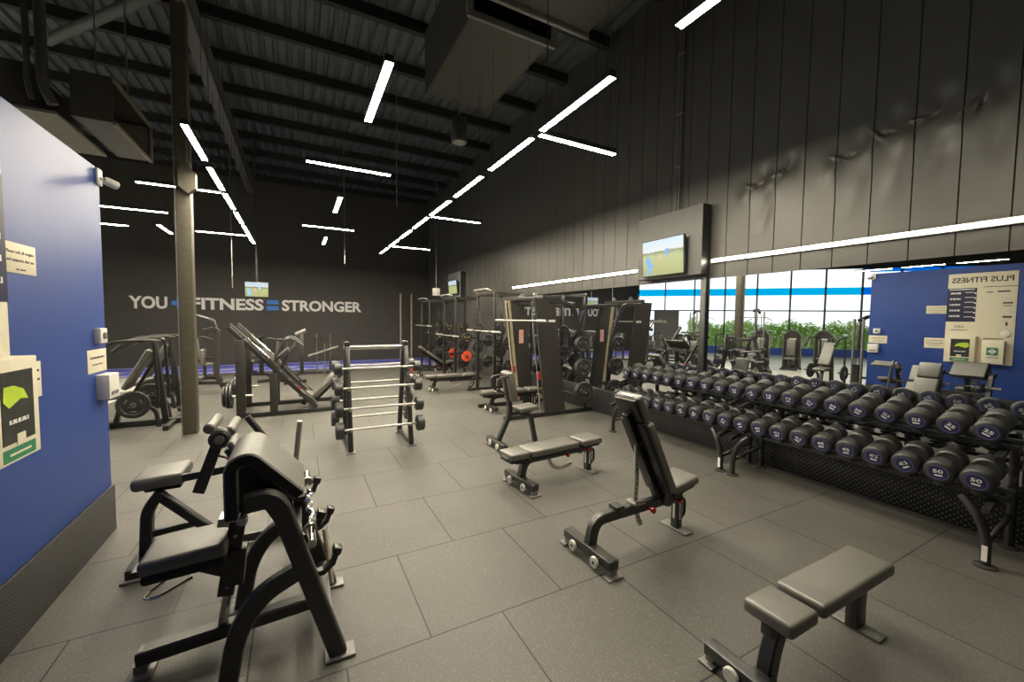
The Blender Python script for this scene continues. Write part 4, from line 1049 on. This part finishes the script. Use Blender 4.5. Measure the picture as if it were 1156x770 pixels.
# ------------------------------------------------------------------ power racks along the right wall
rackproto = None
def power_rack(yc, label, barz, bar_label, idx, word_):
    global rackproto, barproto
    if rackproto is None:
        t = thing('power_rack', label, 'rack', (0, 0, 0), 0, 'power racks along the panelled wall')
        for y in (-.55, .55):
            s = 1 if y > 0 else -1
            for x in (4.5, 5.25):
                m = MB(); m.beam((x, y, .02), (x, y, 2.72), .075, .075, up=(0, 1, 0)); m.build('upright', M['black'], t)
            m = MB()
            for k in range(16): m.box((4.461, y, .4+k*.14), (.003, .022, .022))
            m.build('hole_row', M['steel'], t)
            m = MB(); m.beam((4.2, y, .04), (5.40, y, .04), .075, .07); m.build('base_rail', M['black'], t)
            m = MB(); m.beam((4.5, y, 2.70), (5.25, y, 2.70), .07, .07); m.build('top_rail', M['steel_dark'], t)
            for (x, z) in ((5.25, .5), (5.25, 1.1), (5.25, 1.7), (4.86, .8), (4.86, 1.4)):
                m = MB(); m.cyl((x, y, z), (x, y+s*.28, z), .020, 16); m.build('plate_peg', M['chrome'], t)
            m = MB(); m.beam((4.5, y, .8), (5.25, y, .8), .05, .05); m.build('peg_arm', M['black'], t)
            m = MB(); m.beam((4.5, y, 1.4), (5.25, y, 1.4), .05, .05); m.build('peg_arm', M['black'], t)
        m = MB(); m.beam((4.5, -.55, 2.70), (4.5, .55, 2.70), .07, .09); m.beam((5.25, -.55, 2.70), (5.25, .55, 2.70), .07, .07); m.beam((5.25, -.55, .3), (5.25, .55, .3), .07, .07); m.build('cross_member', M['steel_dark'], t)
        m = MB(); m.tube(fillet([(4.42, -.5, 2.76), (4.30, -.42, 2.80), (4.30, .42, 2.80), (4.42, .5, 2.76)], .08), .018, 8); m.build('pull_up_bar', M['zinc'], t)
        rackproto = t; t.location = (0, yc, 0); 
    else: dup(rackproto, (0, yc, 0), None, label)
    # hooks and bar
    hk = rackproto if idx == 0 else None
    b = thing('olympic_barbell', bar_label, 'barbell', (4.40, yc, barz), 0, 'barbells racked on the power racks')
    m = MB(); m.cyl((0, -1.08, 0), (0, 1.08, 0), .015, 10); m.build('shaft', M['zinc'], b)
    for s in (-1, 1):
        m = MB(); m.cyl((0, s*.68, 0), (0, s*1.09, 0), .025, 14); m.lathe((0, s*.67, 0), (0, s, 0), [(.035, -.015), (.038, 0), (.035, .015)], 14); m.build('sleeve', M['zinc'], b)
    h = thing('bar_hooks', 'pair of hooks holding the barbell on the %s power rack' % word_, 'hook', (4.45, yc, barz-.04), 0, 'rack hooks')
    for s in (-1, 1):
        m = MB(); m.sweep([(0.005, s*.55, -.005), (-.09, s*.55, -.005), (-.10, s*.55, .05)], .05, .02); m.build('hook', M['steel_dark'], h)
power_rack(9.97, 'near power rack next to the smith machine', 1.70, 'barbell on the near power rack', 0, 'near')
power_rack(12.9, 'middle power rack with orange plates', 1.47, 'lowest barbell, on the middle power rack', 1, 'middle')
power_rack(15.75, 'far power rack nearest the back wall', 1.74, 'barbell on the far power rack', 2, 'far')
for i, (yc, w) in enumerate(((9.97, 'near'), (12.9, 'middle'), (15.75, 'far'))):
    for s, sw in ((-1, 'near'), (1, 'far')):
        for (x, z, r, pg) in ((5.25, .5, .225, 'bottom rear'), (5.25, 1.1, .2, 'middle rear'), (5.25, 1.7, .17, 'top rear'), (4.86, .8, .17, 'low side'), (4.86, 1.4, .17, 'high side')):
            col, mk = 'rubber', 'greymetal'
            if i == 1 and pg == 'low side': col = 'orange'
            if i > 0 and pg in ('high side', 'top rear'): mk = 'yellow'
            plate((x, yc+s*(.55+.09), z+.004), 0, r, '%s plate on the %s peg at the %s side of the %s power rack' % (('orange' if col == 'orange' else 'yellow-marked' if mk == 'yellow' else 'black'), pg, sw, w), 'plates stored on the power racks', col, mk)
# wall rig by the back corner
t = thing('wall_rig', 'pair of tall pale posts by the back right corner', 'rig', (4.5, 19.6, 0))
for x in (4.40, 4.92):
    m = MB(); m.beam((x, 19.7, .0), (x, 19.7, 3.2), .07, .07, up=(0, 1, 0)); m.build('post', M['tan'], t, W=True)
m = MB(); m.beam((4.40, 19.7, 3.16), (4.92, 19.7, 3.16), .06, .06); m.beam((4.40, 19.7, 2.0), (4.92, 19.7, 2.0), .05, .05); m.build('cross_member', M['black'], t, W=True)

# ------------------------------------------------------------------ leg press
def leg_press():
    t = thing('leg_press', 'long angled leg press with twin slide rails behind the barbell rack', 'gym machine', (0, 10.1, 0))
    for y in (9.52, 10.68):
        s = -1 if y < 10 else 1
        m = MB(); m.beam((-1.05, y, .05), (.95, y, .05), .08, .08); m.build('base_rail', M['black'], t, W=True)
        m = MB(); m.beam((-1.18, y, 1.80), (.34, y, .10), .06, .08); m.build('slide_beam', M['black'], t, W=True)
        m = MB(); m.cyl((-1.14, y, 1.88), (.36, y, .20), .02, 10); m.build('slide_rod', M['chrome'], t, W=True)
        m = MB(); m.box((-1.0, y, .80), (.16, .09, 1.5), bev=.01); m.build('post', M['steel_dark'], t, W=True)
        m = MB(); m.box((-.44, y, .47), (.14, .08, .80), bev=.01); m.build('post', M['steel_dark'], t, W=True)
        m = MB(); m.cyl((-1.28, y+s*.02, .45), (-.80, y+s*.02, .45), .020, 16); m.build('plate_peg', M['white'], t, W=True)
        m = MB(); m.cyl((-.50, y, 1.18), (-.50, y+s*.36, 1.18), .020, 16); m.build('plate_peg', M['chrome'], t, W=True)
    m = MB(); m.beam((-1.0, 9.52, 1.5), (-1.0, 10.68, 1.5), .07, .07); m.beam((-1.05, 9.52, .05), (-1.05, 10.68, .05), .07, .07); m.beam((.92, 9.52, .05), (.92, 10.68, .05), .07, .07); m.beam((.30, 9.52, .14), (.30, 10.68, .14), .07, .07); m.build('cross_member', M['black'], t, W=True)
    R = RY(math.radians(-47))
    MB().box((.60, 10.1, .56), (.82, .52, .10), R, .03, 3).build('back_pad', M['pad'], t, W=True)
    MB().box((.18, 10.1, .30), (.36, .46, .10), RY(.25), .03, 3).build('seat_pad', M['pad'], t, W=True)
    m = MB(); m.beam((.32, 10.1, .12), (.94, 10.1, .74), .2, .04); m.beam((.92, 10.1, .05), (.80, 10.1, .60), .07, .07, up=(0, 1, 0)); m.beam((.08, 10.1, .08), (.2, 10.1, .26), .1, .1); m.build('seat_frame', M['black'], t, W=True)
    R2 = RY(math.radians(48.2))
    m = MB(); m.box((-.52, 10.1, 1.13), (.5, 1.2, .06), R2, .01); m.box((-.36, 10.1, 1.16), (.05, .9, .5), R2, .01); m.build('carriage', M['steel_dark'], t, W=True)
    for y in (9.62, 10.58):
        m = MB(); m.tube(fillet([(-.42, y, 1.15), (-.22, y, 1.55), (-.10, y, 1.58), (.10, y, 1.42)], .06), .022, 8)
        m.tube(fillet([(-.30, y, .92), (-.20, y, 1.2), (-.02, y, 1.42)], .06), .03, 8)
        m.build('carriage_handle', M['black'], t, W=True)
    m = MB(); m.box((0.02, 9.47, .55), (.035, .03, .05)); m.build('safety_latch', M['red'], t, W=True)
    for y, s, w in ((9.52, -1, 'near'), (10.68, 1, 'far')):
        for j in range(3):
            plate((-1.16-.055*j+.0, y+s*.02, .453), PI/2, .235 if j < 2 else .2, '%s plate on the %s side storage peg of the leg press' % (['inner', 'middle', 'outer'][j], w), 'plates stored on the leg press')
leg_press()

# ------------------------------------------------------------------ incline press (plate loaded)
def incline_press(loc, rz, label, plabel, grp):
    t = thing('incline_press', label, 'gym machine', loc, rz)
    R = RY(math.radians(28))
    MB().box((-.06, 0, 1.05), (.09, .34, .80), R, .035, 3).build('back_pad', M['pad'], t)
    MB().box((-.33, 0, .58), (.40, .36, .09), RY(-.1), .035, 3).build('seat_pad', M['pad'], t)
    m = MB(); m.beam((-.20, 0, .5), (.22, 0, 1.30), .06, .05); m.beam((.30, 0, .06), (.16, 0, 1.55), .09, .10, up=(0, 1, 0)); m.beam((-.40, 0, .08), (-.30, 0, .52), .07, .08, up=(0, 1, 0)); m.build('post', M['black'], t)
    m = MB(); m.beam((-.55, 0, .06), (.55, 0, .06), .09, .09); m.beam((.42, -.6, .05), (.42, .6, .05), .08, .08); m.beam((-.5, -.45, .05), (-.5, .45, .05), .08, .08); m.build('base', M['black'], t)
    for s in (-1, 1):
        m = MB(); m.tube(fillet([(.26, s*.12, 1.55), (.20, s*.42, 1.58), (-.30, s*.42, 1.56), (-.52, s*.40, 1.34)], .12, 6), .028, 10); m.build('press_arm', M['steel_dark'], t)
        m = MB(); m.tube([(-.38, s*.41, 1.485), (-.53, s*.40, 1.33)], .034, 10); m.build('grip', M['rubber'], t)
        m = MB(); m.sweep(fillet([(.24, s*.34, 1.52), (.28, s*.34, .47), (-.06, s*.34, .47)], .1), .04, .045); m.build('lever_arm', M['black'], t)
        m = MB(); m.cyl((-.03, s*.30, .47), (-.03, s*.66, .47), .020, 16); m.build('plate_peg', M['chrome'], t)
        m = MB(); m.sweep(fillet([(.05, s*.36, .45), (.24, s*.36, .36), (.28, s*.36, .04)], .12), .06, .06); m.build('side_foot', M['black'], t)
        q = Matrix.Rotation(rz, 3, 'Z') @ V((-.03, s*.46, .473))
        plate((loc[0]+q.x, loc[1]+q.y, q.z), rz, .235, plabel % ['near', 'far'][(s+1)//2], grp)
incline_press((-2.48, 9.6, 0), 0, 'incline press with slanted back pad between blue wall and steel column', 'plate on the %s arm of the incline press by the steel column', 'plates on the incline press by the column')
incline_press((-2.62, 11.3, 0), 0, 'second incline press partly behind the first and the column', 'plate on the %s arm of the second incline press', 'plates on the second incline press')
incline_press((-3.05, 6.6, 0), PI, 'incline press seen only in the mirror beside the blue wall edge', 'plate on the %s arm of the press seen in the mirror', 'plates on the mirrored press')

# ------------------------------------------------------------------ machines in the back left
def row_machine(loc, rz, label):
    t = thing('row_machine', label, 'gym machine', loc, rz)
    m = MB(); m.sweep(fillet([(.25, 0, .05), (.05, 0, .5), (.10, 0, 1.64), (.0, 0, 1.68), (-.18, 0, 1.62)], .12), .10, .13); m.build('post', M['steel_dark'], t)
    m = MB(); m.beam((-.9, 0, .30), (.30, 0, .26), .09, .09); m.beam((-.85, -.4, .05), (-.85, .4, .05), .08, .08); m.beam((.28, -.45, .05), (.28, .45, .05), .08, .08); m.beam((-.85, 0, .05), (-.85, 0, .32), .08, .08, up=(0, 1, 0)); m.build('base', M['black'], t)
    MB().box((-.55, 0, .42), (.65, .34, .09), None, .03, 3).build('seat_pad', M['pad'], t)
    MB().box((-.22, 0, .95), (.09, .30, .42), None, .03, 3).build('chest_pad', M['pad'], t)
    m = MB(); m.beam((-.19, 0, .92), (.06, 0, .92), .06, .06); m.build('pad_arm', M['black'], t)
    for s in (-1, 1):
        m = MB(); m.tube(fillet([(.08, s*.10, 1.60), (.02, s*.2, 1.92), (-.46, s*.28, 2.08), (-.60, s*.3, 2.02)], .1), .026, 8); m.build('lever_arm', M['black'], t)
        m = MB(); m.tube([(-.46, s*.28, 2.08), (-.62, s*.3, 2.01)], .034, 8); m.build('grip', M['rubber'], t)
        m = MB(); m.beam((.2, s*.1, .3), (.85, s*.3, .18), .05, .05); m.build('side_rail', M['steel'], t)
    return t
r1 = row_machine((-1.95, 13.0, 0), 0, 'tall lever row machine just right of the steel column')
def chest_machine(loc, rz, label):
    t = thing('chest_press_machine', label, 'gym machine', loc, rz)
    m = MB(); m.beam((0, 0, .05), (0, 0, 1.35), .1, .1, up=(0, 1, 0)); m.beam((-.5, 0, .05), (.6, 0, .05), .08, .08); m.beam((.55, -.5, .05), (.55, .5, .05), .08, .08); m.beam((-.48, -.35, .05), (-.48, .35, .05), .08, .08); m.build('frame', M['black'], t)
    MB().box((.14, 0, 1.0), (.09, .34, .7), RY(-.15), .03, 3).build('back_pad', M['pad'], t)
    MB().box((.36, 0, .5), (.42, .38, .09), None, .03, 3).build('seat_pad', M['pad'], t)
    m = MB(); m.beam((.36, 0, .06), (.36, 0, .46), .07, .07, up=(0, 1, 0)); m.build('seat_post', M['black'], t)
    for s in (-1, 1):
        m = MB(); m.tube(fillet([(-.1, s*.3, 1.32), (.1, s*.45, 1.4), (.5, s*.42, 1.25), (.66, s*.36, 1.02)], .12), .027, 8); m.build('press_arm', M['steel_dark'], t)
        m = MB(); m.beam((0, s*.05, 1.3), (-.1, s*.34, 1.32), .05, .05); m.build('arm_bracket', M['black'], t)
    return t
c1 = chest_machine((-.35, 14.2, 0), 2.2, 'press machine behind the leg press rails, left of the slogan middle')
dup(c1, (-1.1, 16.2, 0), 2.6, 'press machine far back below the word FITNESS'); dup(c1, (-2.9, 15.6, 0), .6, 'press machine far back behind the steel column')
# T-bar row bench far back
t = thing('chest_supported_row', 'row bench with tall pad post far back below the word STRONGER', 'bench', (.7, 16, 0))
MB().box((.82, 16, .80), (1.05, .32, .08), RY(math.radians(-18)), .03, 3).build('long_pad', M['pad'], t, W=True)
MB().cyl((-.05, 16, 1.40), (.28, 16, 1.56), .085, 14).build('roller_pad', M['pad'], t, W=True)
m = MB(); m.beam((.13, 16, .05), (.13, 16, 1.45), .12, .12, up=(0, 1, 0)); m.beam((0, 16, .06), (1.3, 16, .06), .09, .09); m.beam((1.05, 16, .08), (1.05, 16, .82), .08, .08, up=(0, 1, 0)); m.beam((1.28, 15.65, .05), (1.28, 16.35, .05), .08, .08); m.beam((0, 15.65, .05), (0, 16.35, .05), .08, .08); m.build('frame', M['black'], t, W=True)
m = MB()
for (x, y) in ((.62, 16.3), (1.08, 16.3), (.85, 15.7)): m.cyl((x, y, .05), (x, y, 1.42 if y > 16 else 1.1), .02, 8)
m.beam((.6, 16.3, .06), (1.1, 16.3, .06), .05, .05); m.beam((.85, 15.7, .06), (.85, 16, .06), .05, .05); m.build('upright_peg', M['steel'], t, W=True)
m = MB(); m.tube([(.62, 16.3, 1.2), (.5, 16.1, 1.3)], .018, 8); m.tube([(.62, 16.3, 1.2), (.8, 16.1, 1.3)], .018, 8); m.build('grip', M['rubber'], t, W=True)

# kettlebells by the racks
kb = None
for k, (x, y, c) in enumerate([(3.95, 15.4, 'orange'), (4.0, 15.75, 'orange'), (3.95, 16.1, 'orange')]):
    lab = '%s orange kettlebell on the floor by the far power rack' % ['nearest', 'middle', 'farthest'][k]
    if kb is None:
        kb = thing('kettlebell', lab, 'kettlebell', (x, y, 0), 0, 'kettlebells by the far rack')
        MB().lathe((0, 0, 0), (0, 0, 1), [(.07, 0), (.11, .03), (.125, .11), (.11, .19), (.06, .235), (.02, .24)], 22).build('bell', M['orange'], kb)
        MB().tube(fillet([(-.05, 0, .22), (-.075, 0, .33), (.075, 0, .33), (.05, 0, .22)], .04), .017, 10).build('handle', M['black'], kb)
    else: dup(kb, (x, y, 0), None, lab)

# ------------------------------------------------------------------ machines by the shopfront, seen in the mirror
def stack_machine(loc, rz, label):
    t = thing('weight_stack_machine', label, 'gym machine', loc, rz, 'weight stack machines by the shopfront')
    # tower front faces +x locally
    prof = [(0, y, z) for (y, z) in [(-.32, .05)] + [(-.32*math.cos(PI*k/14), 1.35+.34*math.sin(PI*k/14)) for k in range(15)] + [(.32, .05)]]
    m = MB(); m.prism(prof, (-.1, 0, 0)); m.build('shroud', M['steel_dark'], t)
    m = MB(); m.sweep([(.02, p[1], p[2]) for p in prof], .05, .05, side=(1, 0, 0)); m.build('arch_tube', M['greymetal'], t)
    m = MB(); m.box((.01, 0, 1.2), (.02, .26, .28)); m.build('instruction_sign', M['white'], t)
    m = MB()
    for k in range(12): m.box((.03, 0, .2+k*.05), (.06, .26, .042))
    m.build('weight_stack', M['steel'], t)
    MB().box((.55, 0, .5), (.42, .4, .09), None, .03, 3).build('seat_pad', M['pad'], t)
    MB().box((.34, 0, .95), (.09, .34, .7), RY(-.1), .03, 3).build('back_pad', M['pad'], t)
    m = MB(); m.beam((0, 0, .05), (.9, 0, .05), .09, .09); m.beam((.5, 0, .05), (.5, 0, .47), .08, .08, up=(0, 1, 0)); m.beam((.88, -.3, .05), (.88, .3, .05), .08, .08); m.beam((.02, -.36, .05), (.02, .36, .05), .08, .08); m.beam((0, 0, 1.15), (.32, 0, 1.0), .06, .06); m.build('frame', M['black'], t)
    for s in (-1, 1):
        m = MB(); m.tube(fillet([(.05, s*.30, 1.5), (.3, s*.5, 1.35), (.7, s*.42, .95)], .12), .025, 8); m.build('press_arm', M['greymetal'], t)
    return t
s1 = stack_machine((-6.1, 10.5, 0), -.35, 'arched weight stack machine in the mirror, nearest the steel column')
dup(s1, (-7.3, 9.85, 0), -.35, 'arched weight stack machine in the mirror, middle of three'); dup(s1, (-8.5, 9.2, 0), -.35, 'arched weight stack machine in the mirror, nearest the blue wall')
def cable_tower(loc, rz, h, label):
    t = thing('cable_tower', label, 'gym machine', loc, rz)
    m = MB(); m.beam((0, -.16, .05), (0, -.16, h), .05, .05, up=(0, 1, 0)); m.beam((0, .16, .05), (0, .16, h), .05, .05, up=(0, 1, 0)); m.beam((-.1, -.3, .05), (-.1, .3, .05), .08, .08); m.beam((-.1, 0, .05), (1.2, 0, .05), .09, .08); m.beam((1.18, -.3, .05), (1.18, .3, .05), .08, .08); m.build('frame', M['greymetal'], t)
    m = MB(); m.sweep(fillet([(0, 0, h-.05), (.3, 0, h+.1), (.85, 0, h+.02)], .2), .09, .09); m.build('top_arm', M['steel_dark'], t)
    m = MB(); m.tube(fillet([(.82, -.62, h-.36), (.82, -.45, h-.24), (.82, .45, h-.24), (.82, .62, h-.36)], .08), .016, 8); m.build('pulldown_bar', M['chrome'], t)
    m = MB(); m.cyl((.82, 0, h-.24), (.82, 0, h+.02), .006, 6); m.build('cable', M['steel'], t)
    m = MB()
    for k in range(14): m.box((.02, 0, .2+k*.05), (.12, .22, .042))
    m.build('weight_stack', M['black'], t)
    for s in (-1, 1):
        m = MB(); m.cyl((.02, s*.07, .1), (.02, s*.07, h-.1), .012, 8); m.build('guide_rod', M['chrome'], t)
    MB().box((.85, 0, .5), (.36, .36, .09), None, .03, 3).build('seat_pad', M['pad'], t)
    m = MB(); m.beam((.85, 0, .06), (.85, 0, .46), .07, .07, up=(0, 1, 0)); m.beam((.1, 0, .5), (.85, 0, .44), .06, .06); m.build('seat_post', M['black'], t)
    MB().cyl((.62, -.24, .72), (.62, .24, .72), .06, 14).build('thigh_roller', M['pad'], t)
    m = MB(); m.beam((.62, 0, .45), (.62, 0, .7), .04, .04, up=(0, 1, 0)); m.build('roller_post', M['black'], t)
    return t
cable_tower((-4.9, 9.9, 0), -.3, 2.45, 'cable pulldown tower in the mirror beside the steel column')
cable_tower((-4.6, 12.8, 0), PI-.2, 2.45, 'cable pulldown tower in the mirror left of the black post')
cable_tower((-2.05, 5.45, 0), -2.6, 2.15, 'chrome-looking cable tower in the mirror at the edge of the blue wall')
dup(c1, (-5.3, 13.9, 0), 0, 'press machine in the mirror right behind the black post'); dup(c1, (-5.6, 15.3, 0), 0, 'press machine in the mirror near the grey door')
dup(r1, (-6.3, 17.2, 0), 0, 'lever row machine in the mirror near the back wall')

# ------------------------------------------------------------------ light, camera
w = bpy.data.worlds.new('World'); S.world = w; w.use_nodes = True
bg = w.node_tree.nodes['Background']; bg.inputs['Color'].default_value = (.94, .97, 1.0, 1); bg.inputs['Strength'].default_value = 1.75

cam = bpy.data.cameras.new('camera'); co = bpy.data.objects.new('camera', cam); COL.objects.link(co)
f, yaw, pit, rol = 456.29790690717783, math.radians(28.01204543), math.radians(-3.04324173), math.radians(.67287573)
fw = V((math.sin(yaw)*math.cos(pit), math.cos(yaw)*math.cos(pit), math.sin(pit)))
rt = V((math.cos(yaw), -math.sin(yaw), 0)); up = rt.cross(fw)
r2 = rt*math.cos(rol)+up*math.sin(rol); u2 = up*math.cos(rol)-rt*math.sin(rol)
Mx = Matrix((r2, u2, -fw)).transposed().to_4x4(); Mx.translation = V((0, 0, 2.02)); co.matrix_world = Mx
cam.sensor_fit = 'HORIZONTAL'; cam.sensor_width = 36; cam.lens = f/1156*36; cam.clip_start = .05; cam.clip_end = 300
S.camera = co
S.view_settings.view_transform = 'Standard'; S.view_settings.look = 'None'; S.view_settings.gamma = 1; S.view_settings.use_curve_mapping = False
S.view_settings.exposure = 0.40
S.cycles.use_denoising = True
S.cycles.transparent_max_bounces = 16; S.cycles.max_bounces = 8; S.cycles.diffuse_bounces = 3; S.cycles.glossy_bounces = 5
S.cycles.sample_clamp_indirect = 6
